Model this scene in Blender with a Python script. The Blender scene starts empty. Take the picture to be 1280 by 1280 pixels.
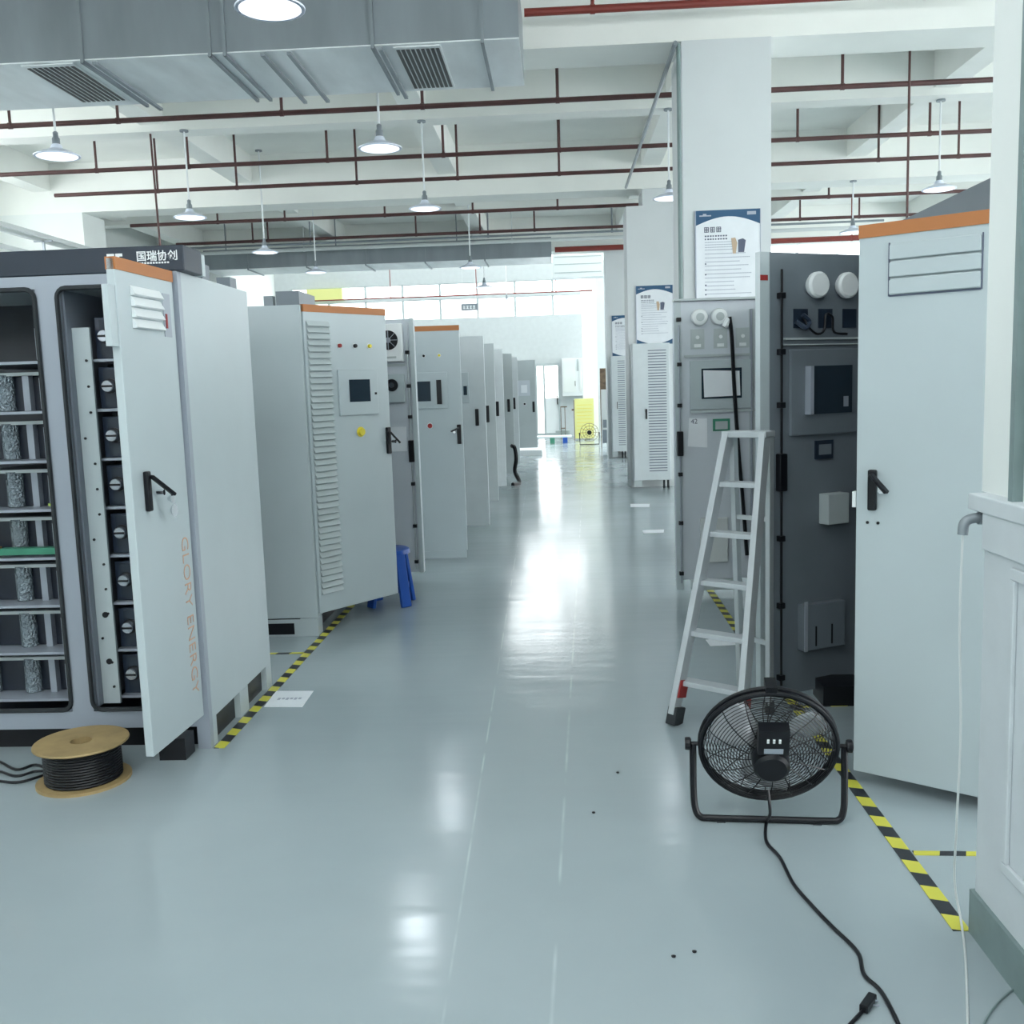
import bpy, bmesh, math, random
from mathutils import Vector, Matrix
random.seed(7)
PI = math.pi
S = bpy.context.scene
COL = S.collection

# ------------------------------------------------------------------ camera, world, exposure
F = 1240.0
Yd = Vector((58, 159, -F)).normalized()
Ud = Vector((-322, 9850, 1240.0)); Ud = (Ud - Ud.dot(Yd) * Yd).normalized()
Xd = Yd.cross(Ud) * 1.0
rot = Matrix((Xd, Yd, Ud))               # camera axes -> world axes
cam_d = bpy.data.cameras.new('camera'); cam = bpy.data.objects.new('camera', cam_d); COL.objects.link(cam)
cam_d.sensor_fit = 'HORIZONTAL'; cam_d.sensor_width = 36.0; cam_d.lens = 36.0 * F / 1280.0
cam_d.clip_end = 200
cam.matrix_world = Matrix.Translation((0, 0, 1.6)) @ rot.to_4x4()
S.camera = cam
W = bpy.data.worlds.new('World'); S.world = W; W.use_nodes = True
bg = W.node_tree.nodes['Background']; bg.inputs[0].default_value = (0.93, 0.97, 0.985, 1); bg.inputs[1].default_value = 2.9
S.view_settings.view_transform = 'Standard'; S.view_settings.look = 'None'
S.view_settings.exposure = 1.42; S.view_settings.gamma = 1.0
S.view_settings.use_curve_mapping = False
LAMP_W = 34.0

def area(name, loc, rotv, sx, sy, power, color=(0.95, 0.98, 1)):
    l = bpy.data.lights.new(name, 'AREA'); l.shape = 'RECTANGLE'; l.size = sx; l.size_y = sy; l.energy = power; l.color = color
    o = bpy.data.objects.new(name, l); o.location = loc; o.rotation_euler = rotv; COL.objects.link(o); return o

area('far_bay_fill', (2, 27.0, 8.1), (0, 0, 0), 18, 6, 240)  # unseen area lamp added under the solid high ceiling to brighten the far bay
area('near_overhead_fill', (-0.6, 1.0, 4.3), (0, 0, 0), 5, 3, 40)  # added overhead fill for the near floor and doors; no fixture there

# ------------------------------------------------------------------ materials
def mat(name, c, rough=0.5, metal=0.0, noise=0.0, nscale=8.0, bump=0.0, bscale=60.0, emit=None, es=0.0, alpha=None, coat=0.0, stretch=None, trans=0.0, spec=None):
    m = bpy.data.materials.new(name); m.use_nodes = True
    nt = m.node_tree; b = nt.nodes['Principled BSDF']
    c4 = (c[0], c[1], c[2], 1)
    b.inputs['Base Color'].default_value = c4
    b.inputs['Roughness'].default_value = rough; b.inputs['Metallic'].default_value = metal
    if spec is not None: b.inputs['Specular IOR Level'].default_value = spec
    if coat: b.inputs['Coat Weight'].default_value = coat; b.inputs['Coat Roughness'].default_value = 0.05
    if trans: b.inputs['Transmission Weight'].default_value = trans
    if emit: b.inputs['Emission Color'].default_value = (*emit, 1); b.inputs['Emission Strength'].default_value = es
    if alpha is not None: b.inputs['Alpha'].default_value = alpha
    tc = nt.nodes.new('ShaderNodeTexCoord'); mp = nt.nodes.new('ShaderNodeMapping')
    nt.links.new(tc.outputs['Object'], mp.inputs[0])
    if stretch: mp.inputs['Scale'].default_value = stretch
    if noise:
        n = nt.nodes.new('ShaderNodeTexNoise'); n.inputs['Scale'].default_value = nscale; n.inputs['Detail'].default_value = 4
        nt.links.new(mp.outputs[0], n.inputs['Vector'])
        r = nt.nodes.new('ShaderNodeValToRGB')
        r.color_ramp.elements[0].position = 0.3; r.color_ramp.elements[1].position = 0.7
        r.color_ramp.elements[0].color = (*[max(0, v * (1 - noise)) for v in c], 1)
        r.color_ramp.elements[1].color = (*[min(1, v * (1 + noise)) for v in c], 1)
        nt.links.new(n.outputs[0], r.inputs[0]); nt.links.new(r.outputs[0], b.inputs['Base Color'])
    if bump:
        n = nt.nodes.new('ShaderNodeTexNoise'); n.inputs['Scale'].default_value = bscale
        nt.links.new(mp.outputs[0], n.inputs['Vector'])
        bp = nt.nodes.new('ShaderNodeBump'); bp.inputs['Strength'].default_value = bump; bp.inputs['Distance'].default_value = 0.02
        nt.links.new(n.outputs[0], bp.inputs['Height']); nt.links.new(bp.outputs[0], b.inputs['Normal'])
    return m

M = {}
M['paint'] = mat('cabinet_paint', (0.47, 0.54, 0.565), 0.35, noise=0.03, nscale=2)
M['paint_grey'] = mat('grey_paint', (0.46, 0.52, 0.53), 0.4, noise=0.04, nscale=2)
M['inner'] = mat('inner_door_paint', (0.58, 0.63, 0.68), 0.4, noise=0.04, nscale=2)
M['shaded_dark_grey'] = mat('shaded_inner_dark_grey_paint', (0.16, 0.19, 0.22), 0.4, noise=0.08, nscale=3)  # inner door paint darkened to paint in its shade; also dark grey fittings
M['navy'] = mat('header_paint', (0.013, 0.024, 0.042), 0.4, noise=0.05)
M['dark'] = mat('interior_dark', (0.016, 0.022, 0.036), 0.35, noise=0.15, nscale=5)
M['module'] = mat('module_casing', (0.030, 0.045, 0.075), 0.3, noise=0.15, nscale=6)
M['black'] = mat('black_plastic', (0.005, 0.006, 0.009), 0.35, spec=0.35)
M['rubber'] = mat('rubber', (0.02, 0.025, 0.03), 0.7)
M['orange'] = mat('orange_strip', (0.44, 0.165, 0.05), 0.5)
M['orange_text'] = mat('orange_print', (0.66, 0.40, 0.27), 0.5)
M['chrome'] = mat('chrome', (0.8, 0.82, 0.85), 0.15, 1.0)
M['steel'] = mat('shelf_steel', (0.33, 0.37, 0.43), 0.35, 0.1)
M['terminal'] = mat('terminal_metal', (0.42, 0.45, 0.5), 0.25, 0.8)
M['inner_wall'] = mat('inner_wall_paint', (0.22, 0.25, 0.30), 0.4)
M['foil'] = mat('foil', (0.30, 0.36, 0.40), 0.25, 0.7, bump=1.0, bscale=90)
M['alu'] = mat('aluminium', (0.50, 0.54, 0.57), 0.38, 0.2, noise=0.04)
M['alu_side'] = mat('aluminium_rail', (0.55, 0.6, 0.62), 0.4, 0.4)
M['red'] = mat('red_plastic', (0.30, 0.02, 0.02), 0.5)
M['yellow'] = mat('yellow_plastic', (0.75, 0.62, 0.04), 0.4)
M['white'] = mat('white_plastic', (0.80, 0.84, 0.85), 0.4)
M['paper'] = mat('paper', (0.82, 0.86, 0.90), 0.7, noise=0.03)
M['ink'] = mat('ink', (0.12, 0.14, 0.20), 0.7)
M['ink_light'] = mat('grey_ink', (0.42, 0.46, 0.54), 0.7)
M['blue_head'] = mat('poster_blue', (0.02, 0.09, 0.19), 0.5)
M['blue'] = mat('blue_plastic', (0.015, 0.09, 0.42), 0.35)
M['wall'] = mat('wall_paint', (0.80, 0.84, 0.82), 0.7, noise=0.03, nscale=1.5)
M['ceil'] = mat('ceiling_paint', (0.86, 0.88, 0.84), 0.8, noise=0.04, nscale=1.2)
M['beam'] = mat('beam_paint', (0.88, 0.90, 0.86), 0.8, noise=0.03, nscale=1.5)
M['pillar'] = mat('pillar_paint', (0.66, 0.70, 0.71), 0.7, noise=0.03, nscale=1.5)
M['pipe'] = mat('sprinkler_pipe_paint', (0.085, 0.035, 0.033), 0.45, noise=0.3, nscale=3)
M['pipe_red'] = mat('red_pipe_paint', (0.22, 0.035, 0.025), 0.45)
M['galv'] = mat('galvanised_steel', (0.25, 0.285, 0.31), 0.4, 0.35, noise=0.14, nscale=3.0, stretch=(1, 1, 0.25))  # plain fittings, and the duct face darkened to look shaded
M['galv_bounce_lit'] = mat('galvanised_lit_underside', (0.80, 0.84, 0.86), 0.35, 0.1, noise=0.10, nscale=2.5, stretch=(1.6, 0.5, 1))  # same duct steel, lightened to paint floor bounce on the underside
M['wood'] = mat('spool_board', (0.36, 0.26, 0.12), 0.6, noise=0.12, nscale=14)
M['shade'] = mat('enamel', (0.78, 0.84, 0.95), 0.3)
M['bulb'] = mat('bulb', (1, 1, 1), 0.3, emit=(0.80, 0.87, 1.0), es=0.5)
M['glass'] = mat('window_glass', (0.9, 0.97, 0.97), 0.03, alpha=0.18)
M['screen'] = mat('screen_glass', (0.02, 0.035, 0.05), 0.12)
M['green'] = mat('pcb_green', (0.05, 0.25, 0.16), 0.4)
M['lime'] = mat('lime_plastic', (0.45, 0.62, 0.12), 0.5)
M['copper'] = mat('copper', (0.70, 0.40, 0.15), 0.3, 0.6)
M['pale_yellow'] = mat('pale_yellow_paint', (0.72, 0.72, 0.28), 0.5)
M['base_green'] = mat('skirting_paint', (0.20, 0.27, 0.27), 0.5, noise=0.1)
M['wire_white'] = mat('white_wire', (0.62, 0.66, 0.66), 0.5)
M['brown'] = mat('brown_metal', (0.16, 0.11, 0.07), 0.6, noise=0.4, nscale=10)
M['blade'] = mat('fan_blade', (0.5, 0.53, 0.56), 0.3, 0.2)
M['skin'] = mat('print_tan', (0.55, 0.42, 0.30), 0.7)

def tape_mat():
    m = bpy.data.materials.new('hazard_tape'); m.use_nodes = True; nt = m.node_tree; b = nt.nodes['Principled BSDF']
    b.inputs['Roughness'].default_value = 0.45
    tc = nt.nodes.new('ShaderNodeTexCoord'); sx = nt.nodes.new('ShaderNodeSeparateXYZ'); nt.links.new(tc.outputs['Object'], sx.inputs[0])
    k = nt.nodes.new('ShaderNodeMath'); k.operation = 'MULTIPLY_ADD'; k.inputs[1].default_value = 0.35
    nt.links.new(sx.outputs['X'], k.inputs[0]); nt.links.new(sx.outputs['Y'], k.inputs[2])
    d = nt.nodes.new('ShaderNodeMath'); d.operation = 'MULTIPLY'; d.inputs[1].default_value = 1 / 0.17; nt.links.new(k.outputs[0], d.inputs[0])
    f = nt.nodes.new('ShaderNodeMath'); f.operation = 'FRACT'; nt.links.new(d.outputs[0], f.inputs[0])
    g = nt.nodes.new('ShaderNodeMath'); g.operation = 'GREATER_THAN'; g.inputs[1].default_value = 0.5; nt.links.new(f.outputs[0], g.inputs[0])
    mx = nt.nodes.new('ShaderNodeMix'); mx.data_type = 'RGBA'
    mx.inputs[6].default_value = (0.62, 0.60, 0.07, 1); mx.inputs[7].default_value = (0.018, 0.022, 0.03, 1)
    nt.links.new(g.outputs[0], mx.inputs[0]); nt.links.new(mx.outputs[2], b.inputs['Base Color'])
    return m
M['tape'] = tape_mat()

def floor_mat():
    m = bpy.data.materials.new('epoxy_floor'); m.use_nodes = True; nt = m.node_tree; b = nt.nodes['Principled BSDF']
    N = nt.nodes.new; L = nt.links.new
    tc = N('ShaderNodeTexCoord')
    n1 = N('ShaderNodeTexNoise'); n1.inputs['Scale'].default_value = 0.7; n1.inputs['Detail'].default_value = 6; L(tc.outputs['Object'], n1.inputs['Vector'])
    r = N('ShaderNodeValToRGB'); r.color_ramp.elements[0].position = 0.35; r.color_ramp.elements[1].position = 0.68
    r.color_ramp.elements[0].color = (0.33, 0.395, 0.42, 1); r.color_ramp.elements[1].color = (0.375, 0.44, 0.465, 1)
    L(n1.outputs[0], r.inputs[0])
    # long faint pale scratches running with the aisle
    def scratch(x0, slope, w):
        sx = N('ShaderNodeSeparateXYZ'); L(tc.outputs['Object'], sx.inputs[0])
        a = N('ShaderNodeMath'); a.operation = 'MULTIPLY_ADD'; a.inputs[1].default_value = slope; L(sx.outputs['Y'], a.inputs[0]); L(sx.outputs['X'], a.inputs[2])
        s = N('ShaderNodeMath'); s.operation = 'SUBTRACT'; s.inputs[1].default_value = x0; L(a.outputs[0], s.inputs[0])
        ab = N('ShaderNodeMath'); ab.operation = 'ABSOLUTE'; L(s.outputs[0], ab.inputs[0])
        lt = N('ShaderNodeMapRange'); lt.inputs[1].default_value = w; lt.inputs[2].default_value = 0.0; lt.inputs[3].default_value = 0; lt.inputs[4].default_value = 1; L(ab.outputs[0], lt.inputs[0])
        nn = N('ShaderNodeTexNoise'); nn.inputs['Scale'].default_value = 3.0; L(tc.outputs['Object'], nn.inputs['Vector'])
        mr = N('ShaderNodeMapRange'); mr.inputs[1].default_value = 0.42; mr.inputs[2].default_value = 0.62; L(nn.outputs[0], mr.inputs[0])
        mu = N('ShaderNodeMath'); mu.operation = 'MULTIPLY'; L(lt.outputs[0], mu.inputs[0]); L(mr.outputs[0], mu.inputs[1])
        return mu
    s1 = scratch(-0.30, 0.016, 0.006); s2 = scratch(-0.13, -0.03, 0.008)
    ad = N('ShaderNodeMath'); ad.operation = 'ADD'; ad.use_clamp = True; L(s1.outputs[0], ad.inputs[0]); L(s2.outputs[0], ad.inputs[1])
    sc = N('ShaderNodeMath'); sc.operation = 'MULTIPLY'; sc.inputs[1].default_value = 0.45; L(ad.outputs[0], sc.inputs[0])
    mx = N('ShaderNodeMix'); mx.data_type = 'RGBA'; mx.inputs[7].default_value = (0.62, 0.72, 0.72, 1)
    L(sc.outputs[0], mx.inputs[0]); L(r.outputs[0], mx.inputs[6]); L(mx.outputs[2], b.inputs['Base Color'])
    n2 = N('ShaderNodeTexNoise'); n2.inputs['Scale'].default_value = 1.6; n2.inputs['Detail'].default_value = 3; L(tc.outputs['Object'], n2.inputs['Vector'])
    mr = N('ShaderNodeMapRange'); mr.inputs[3].default_value = 0.08; mr.inputs[4].default_value = 0.24; L(n2.outputs[0], mr.inputs[0]); L(mr.outputs[0], b.inputs['Roughness'])
    b.inputs['Specular IOR Level'].default_value = 0.62
    mp = N('ShaderNodeMapping'); mp.inputs['Scale'].default_value = (0.6, 3.0, 1); L(tc.outputs['Object'], mp.inputs[0])
    n3 = N('ShaderNodeTexNoise'); n3.inputs['Scale'].default_value = 2.2; n3.inputs['Detail'].default_value = 2; L(mp.outputs[0], n3.inputs['Vector'])
    bp = N('ShaderNodeBump'); bp.inputs['Strength'].default_value = 0.10; bp.inputs['Distance'].default_value = 0.02
    L(n3.outputs[0], bp.inputs['Height']); L(bp.outputs[0], b.inputs['Normal'])
    return m
M['floor'] = floor_mat()
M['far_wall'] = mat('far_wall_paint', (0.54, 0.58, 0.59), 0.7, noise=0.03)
M['paint_brightened'] = mat('brightened_cabinet_paint', (0.62, 0.68, 0.70), 0.35, noise=0.03)  # cabinet and locker paint lightened to stand in for weak frontal light
M['partition'] = mat('partition_paint', (0.62, 0.67, 0.70), 0.5, noise=0.03)

# ------------------------------------------------------------------ mesh helpers
class MB:
    def __init__(s): s.bm = bmesh.new()
    def box(s, x0, x1, y0, y1, z0, z1):
        vs = [s.bm.verts.new((x, y, z)) for x in (x0, x1) for y in (y0, y1) for z in (z0, z1)]
        for f in ((0, 1, 3, 2), (4, 6, 7, 5), (0, 4, 5, 1), (2, 3, 7, 6), (0, 2, 6, 4), (1, 5, 7, 3)):
            s.bm.faces.new([vs[i] for i in f])
        return s
    def bar(s, p, q, w, h, up=(0, 0, 1)):
        p = Vector(p); q = Vector(q); d = (q - p).normalized(); a = d.cross(Vector(up))
        if a.length < 1e-4: a = d.cross(Vector((0, 1, 0)))
        a.normalize(); b = a.cross(d).normalized()
        vs = [s.bm.verts.new(c + a * i * w / 2 + b * j * h / 2) for c in (p, q) for i, j in ((-1, -1), (1, -1), (1, 1), (-1, 1))]
        for f in ((3, 2, 1, 0), (4, 5, 6, 7), (0, 1, 5, 4), (1, 2, 6, 5), (2, 3, 7, 6), (3, 0, 4, 7)): s.bm.faces.new([vs[i] for i in f])
        return s
    def tube(s, pts, r, n=8, closed=False, cap=True):
        pts = [Vector(p) for p in pts]; m = len(pts); rings = []; prev = None
        for i, p in enumerate(pts):
            if closed: d = pts[(i + 1) % m] - pts[i - 1]
            else: d = pts[min(i + 1, m - 1)] - pts[max(i - 1, 0)]
            d.normalize()
            if prev is None:
                a = d.cross(Vector((0, 0, 1)))
                if a.length < 0.1: a = d.cross(Vector((0, 1, 0)))
            else: a = prev - d * prev.dot(d)
            a.normalize(); prev = a; b = d.cross(a)
            rr = r[i] if isinstance(r, (list, tuple)) else r
            rings.append([s.bm.verts.new(p + (a * math.cos(2 * PI * k / n) + b * math.sin(2 * PI * k / n)) * rr) for k in range(n)])
        for i in range(m if closed else m - 1):
            A = rings[i]; B = rings[(i + 1) % m]
            for k in range(n): s.bm.faces.new((A[k], A[(k + 1) % n], B[(k + 1) % n], B[k]))
        if cap and not closed:
            s.bm.faces.new(rings[0][::-1]); s.bm.faces.new(rings[-1])
        return s
    def lathe(s, prof, c=(0, 0, 0), ax='z', n=24, M4=None, cap=True):
        rings = []
        for r, h in prof:
            ring = []
            for k in range(n):
                a = 2 * PI * k / n
                if ax == 'z': v = Vector((r * math.cos(a), r * math.sin(a), h))
                elif ax == 'y': v = Vector((r * math.cos(a), h, r * math.sin(a)))
                else: v = Vector((h, r * math.cos(a), r * math.sin(a)))
                v += Vector(c)
                ring.append(s.bm.verts.new(M4 @ v if M4 else v))
            rings.append(ring)
        for A, B in zip(rings, rings[1:]):
            for k in range(n): s.bm.faces.new((A[k], A[(k + 1) % n], B[(k + 1) % n], B[k]))
        if cap and prof[0][0] > 1e-6: s.bm.faces.new(rings[0][::-1])
        if cap and prof[-1][0] > 1e-6: s.bm.faces.new(rings[-1])
        return s
    def prism(s, poly, y0, y1):           # poly in x,z
        A = [s.bm.verts.new((x, y0, z)) for x, z in poly]; B = [s.bm.verts.new((x, y1, z)) for x, z in poly]
        n = len(poly); s.bm.faces.new(A); s.bm.faces.new(B[::-1])
        for k in range(n): s.bm.faces.new((A[k], B[k], B[(k + 1) % n], A[(k + 1) % n]))
        return s
    def prism_h(s, poly, z0, z1):           # poly in x,y
        A = [s.bm.verts.new((x, y, z0)) for x, y in poly]; B = [s.bm.verts.new((x, y, z1)) for x, y in poly]
        n = len(poly); s.bm.faces.new(A[::-1]); s.bm.faces.new(B)
        for k in range(n): s.bm.faces.new((A[k], A[(k + 1) % n], B[(k + 1) % n], B[k]))
        return s
    def build(s, name, m, parent=None, loc=(0, 0, 0), rz=0.0, bevel=0.0, smooth=False, rot=None):
        bmesh.ops.recalc_face_normals(s.bm, faces=s.bm.faces)
        me = bpy.data.meshes.new(name); s.bm.to_mesh(me); s.bm.free()
        me.materials.append(M[m] if isinstance(m, str) else m)
        if smooth:
            for p in me.polygons: p.use_smooth = True
            try: me.set_sharp_from_angle(angle=math.radians(35))
            except Exception: pass
        o = bpy.data.objects.new(name, me); COL.objects.link(o); o.location = loc
        o.rotation_euler = rot if rot else (0, 0, rz)
        if parent: o.parent = parent
        if bevel:
            b = o.modifiers.new('bevel', 'BEVEL'); b.width = bevel; b.segments = 2; b.limit_method = 'ANGLE'
        return o

def tag(o, label=None, cat=None, group=None, kind=None):
    if label: o['label'] = label
    if cat: o['category'] = cat
    if group: o['group'] = group
    if kind: o['kind'] = kind
    return o
def empty(name, loc, rz=0.0, label=None, cat=None, group=None):
    o = bpy.data.objects.new(name, None); COL.objects.link(o); o.location = loc; o.rotation_euler = (0, 0, rz); o.empty_display_size = 0.1
    return tag(o, label, cat, group)
def copy_tree(o, parent=None):
    c = o.copy(); COL.objects.link(c); c.parent = parent
    for ch in list(o.children): copy_tree(ch, c)
    return c
def struct(name, mb, m, **k):
    return tag(mb.build(name, m, **k), kind='structure')
def text(name, body, size, m, parent, loc, rotm, extrude=0.0006, offset=0.0, align='LEFT', space=1.0):
    cu = bpy.data.curves.new(name, 'FONT'); cu.body = body; cu.size = size; cu.extrude = extrude; cu.offset = offset
    cu.align_x = align; cu.space_character = space
    t = bpy.data.objects.new(name, cu); COL.objects.link(t)
    dg = bpy.context.evaluated_depsgraph_get(); dg.update()
    me = bpy.data.meshes.new_from_object(t.evaluated_get(dg)); bpy.data.objects.remove(t); bpy.data.curves.remove(cu)
    me.materials.clear(); me.materials.append(M[m])
    o = bpy.data.objects.new(name, me); COL.objects.link(o); o.location = loc; o.rotation_euler = rotm
    if parent: o.parent = parent
    return o
def smooth_path(pts, k=6):
    P = [Vector(p) for p in pts]; out = []
    for i in range(len(P) - 1):
        p0 = P[max(i - 1, 0)]; p1 = P[i]; p2 = P[i + 1]; p3 = P[min(i + 2, len(P) - 1)]
        for j in range(k):
            t = j / k
            out.append(0.5 * ((2 * p1) + (p2 - p0) * t + (2 * p0 - 5 * p1 + 4 * p2 - p3) * t * t + (3 * p1 - p0 - 3 * p2 + p3) * t ** 3))
    out.append(P[-1]); return out

# ------------------------------------------------------------------ the hall
ZP, ZS, ZC = 4.45, 4.70, 5.18      # primary beam soffit, secondary beam soffit, slab
YE = 22.7                          # end of the low bay; a taller bay follows
struct('floor', MB().box(-9, 13, -6, 32, -0.1, 0), 'floor')
struct('ceiling', MB().box(-9, 13, -6.2, YE, ZC, ZC + 0.15), 'ceil')
struct('ceiling_high', MB().box(-9, 13, YE, 31.5, 8.2, 8.35), 'ceil')
struct('wall_upper', MB().box(-9, 13, YE, YE + 0.2, ZC + 0.15, 8.2), 'wall')
# left wall with an unseen high opening, placed to light ceiling and right side
struct('wall_left', MB().box(-9.0, -8.7, -6, 31.5, 0, 3.0).box(-9.0, -8.7, -6, 31.5, 4.7, ZC).box(-9, -8.7, 14, 31.5, 3.0, 4.7).box(-9, -8.7, -6, 4.5, 3.0, 4.7).box(-9.0, -8.7, YE, 31.5, ZC, 8.2), 'wall')
struct('wall_back', MB().box(-9, 13, -6.2, -6.0, 0, 3.4).box(-9, 13, -6.2, -6.0, 4.2, ZC), 'wall')  # unseen; added to cut light from behind, slot lets some through
W_B = None
# far wall with two rows of clerestory windows, high windows, a glazed double door
YF = 31.0
wf = MB()
def wallrect(mb, x0, x1, z0, z1, holes):
    xs = sorted({x0, x1} | {h[0] for h in holes} | {h[1] for h in holes}); zs = sorted({z0, z1} | {h[2] for h in holes} | {h[3] for h in holes})
    for a, b in zip(xs, xs[1:]):
        for c, d in zip(zs, zs[1:]):
            cx, cz = (a + b) / 2, (c + d) / 2
            if not any(h[0] < cx < h[1] and h[2] < cz < h[3] for h in holes): mb.box(a, b, YF, YF + 0.25, c, d)
holes = [(-8.2, 1.05, 3.72, 4.33), (-8.2, 1.05, 4.42, 4.80), (-1.9, 1.9, 5.3, 7.3), (2.6, 12.0, 3.6, 7.3), (-0.72, 0.05, 0, 2.27)]
wallrect(wf, -9, 13, 0, 8.2, holes)
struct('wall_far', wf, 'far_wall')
wr = MB().box(12.7, 13, 4, 31, 0, 1.1).box(12.7, 13, 4, 31, 3.9, ZC)
for y in (4, 8.9, 15.3, 21.7, 28): wr.box(12.7, 13, y, y + 0.8, 1.1, 3.9)
struct('wall_right', wr, 'wall')
def window(n, x0, x1, z0, z1, nx, nz, y=YF + 0.08):
    fr = MB(); t = 0.035
    for i in range(nx + 1):
        x = x0 + (x1 - x0) * i / nx; fr.box(x - t, x + t, y - 0.05, y + 0.05, z0, z1)
    for i in range(nz + 1):
        z = z0 + (z1 - z0) * i / nz; fr.box(x0, x1, y - 0.045, y + 0.045, z - t * .6, z + t * .6)
    w = struct('window_%d' % n, fr, 'paint_grey')
    MB().box(x0, x1, y - 0.006, y + 0.006, z0, z1).build('pane', 'glass', w)
window(1, -8.2, 1.05, 3.72, 4.33, 8, 1)
window(2, -8.2, 1.05, 4.42, 4.80, 8, 1)
window(3, -1.9, 1.9, 5.3, 7.3, 4, 2)
window(4, 2.6, 12.0, 3.6, 7.3, 8, 3)
d = struct('door_1', MB().box(-0.72, -0.66, YF - .02, YF + .1, 0, 2.27).box(-0.01, 0.05, YF - .02, YF + .1, 0, 2.27).box(-0.66, -0.01, YF - .02, YF + .1, 2.19, 2.27)
           .box(-0.66, -0.01, YF, YF + .06, 0, 0.12).box(-0.47, -0.41, YF, YF + .06, 0.12, 2.19), 'paint_grey')
MB().box(-0.66, -0.47, YF + .02, YF + .04, 0.12, 2.19).build('pane', 'glass', d)
MB().box(-0.41, -0.01, YF + .02, YF + .04, 1.2, 2.19).build('pane', 'glass', d)
MB().box(-0.41, -0.01, YF + .01, YF + .05, 0.12, 1.2).build('panel', 'white', d)
MB().box(-0.06, -0.03, YF - .06, YF - .0, 1.0, 1.3).build('handle', 'black', d)

# transverse beams
for i, y in enumerate((2.5, 8.9, 15.3, 21.9)):
    struct('ceiling_beam', MB().box(-8.7, 12.7, y, y + 0.55, ZP, ZC), 'beam')
for y in (5.55, 11.9, 18.0):
    struct('ceiling_beam', MB().box(-8.7, 12.7, y, y + 0.3, ZS, ZC), 'beam')
# longitudinal beams, split between the transverse ones
spans = [(3.05, 5.55), (5.85, 8.9), (9.45, 11.9), (12.2, 15.3), (15.85, 18.0), (18.3, 21.9)]
for x in (-7.8, -4.68, -1.58, 1.45, 4.45, 7.6, 10.7):
    b = MB()
    for a, c in spans: b.box(x - 0.14, x + 0.14, a, c, ZS + 0.08, ZC)
    struct('ceiling_beam', b, 'beam')
# pillars
struct('pillar', MB().box(1.115, 1.865, 8.88, 9.63, 0, ZP), 'pillar')
struct('pillar', MB().box(1.075, 1.87, 15.28, 16.0, 0, 4.2).box(1.32, 1.87, 15.32, 16.0, 4.2, ZP), 'pillar')
struct('pillar', MB().box(1.06, 1.85, 21.7, 22.4, 0, ZP), 'pillar')
struct('pillar', MB().box(0.72, 1.15, 29.2, 29.9, 0, 8.2), 'wall')
for y in (15.3, 21.7): struct('pillar', MB().box(-8.65, -7.2, y, y + 0.75, 0, ZP), 'wall')
# near right partition
X0 = 1.15
pw = MB().box(X0, X0 + 0.16, 0.9, 2.73, 0.13, 1.22)
struct('wall_partition', pw, 'partition')
struct('baseboard_right', MB().box(X0 - 0.012, X0 + 0.16, 0.9, 2.74, 0, 0.13), 'base_green')
struct('trim_1', MB().box(X0 - 0.02, X0 + 0.24, 0.9, 2.80, 1.22, 1.265).box(X0 - 0.014, X0, 0.9, 2.72, 1.12, 1.22), 'partition', bevel=0.004)
t2 = MB()
for (y0, y1) in ((0.95, 2.55),):
    t2.box(X0 - 0.012, X0, y0, y1, 1.07, 1.10).box(X0 - 0.012, X0, y0, y1, 0.28, 0.31).box(X0 - 0.012, X0, y1 - 0.025, y1, 0.31, 1.07)
struct('trim_2', t2, 'partition', bevel=0.003)
struct('wall_post', MB().box(X0 + 0.03, X0 + 0.2, 2.60, 2.83, 1.265, 5.0), 'wall')
w5 = struct('window_5', MB().box(X0 + 0.02, X0 + 0.08, 2.50, 2.56, 1.265, 4.9).box(X0 + 0.02, X0 + 0.08, 0.9, 2.5, 1.265, 1.31).box(X0 + .02, X0 + .08, 0.9, 2.5, 2.95, 3.0), 'wire_white')
MB().box(X0 + 0.045, X0 + 0.053, 0.9, 2.5, 1.31, 2.95).build('pane', 'glass', w5)
struct('trim_3', MB().box(X0 + 0.0, X0 + 0.03, 2.575, 2.60, 1.265, 5.0), 'base_green')

# ------------------------------------------------------------------ ducts
def duct(x0, x1, y0, y1, z0, z1, seams, label, vents):
    r = empty('air_duct', ((x0 + x1) / 2, (y0 + y1) / 2, z0), 0, label, 'duct')
    cx, cy = (x0 + x1) / 2, (y0 + y1) / 2
    h = z1 - z0
    xs = [x0] + sorted(seams) + [x1]
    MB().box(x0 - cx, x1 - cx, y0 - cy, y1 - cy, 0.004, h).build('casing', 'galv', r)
    MB().box(x0 - cx, x1 - cx, y0 - cy, y1 - cy, -0.006, 0.003).build('bottom_sheet', 'galv_bounce_lit', r)
    for s in seams:
        a = s - cx
        MB().box(a - 0.012, a + 0.012, y0 - cy - 0.02, y1 - cy + 0.02, -0.03, -0.007).box(a - 0.012, a + 0.012, y0 - cy - 0.022, y0 - cy - 0.001, -0.03, h).build('flange', 'galv', r)
    for (a, b, c, dd) in vents:
        g = MB().box(a - cx, b - cx, c - cy, dd - cy, -0.016, -0.007).build('vent_grille', 'white', r)
        n = 9
        for i in range(n):
            u = a + (b - a) * (i + 0.75) / (n + 0.5) - cx
            if i == 0: sl = MB()
            sl.box(u - 0.012, u + 0.012, c - cy + 0.05, dd - cy - 0.05, -0.020, -0.0165)
        sl.build('slot', 'black', g)
    return r
nd = duct(-6.5, -0.215, 7.4, 8.52, 4.05, 4.55, (-3.38, -2.44, -2.33, -1.26, -0.475), 'large galvanised air duct hanging across the ceiling at top left', [(-3.86, -3.47, 7.43, 8.40), (-1.12, -0.78, 7.43, 8.46)])
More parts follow.
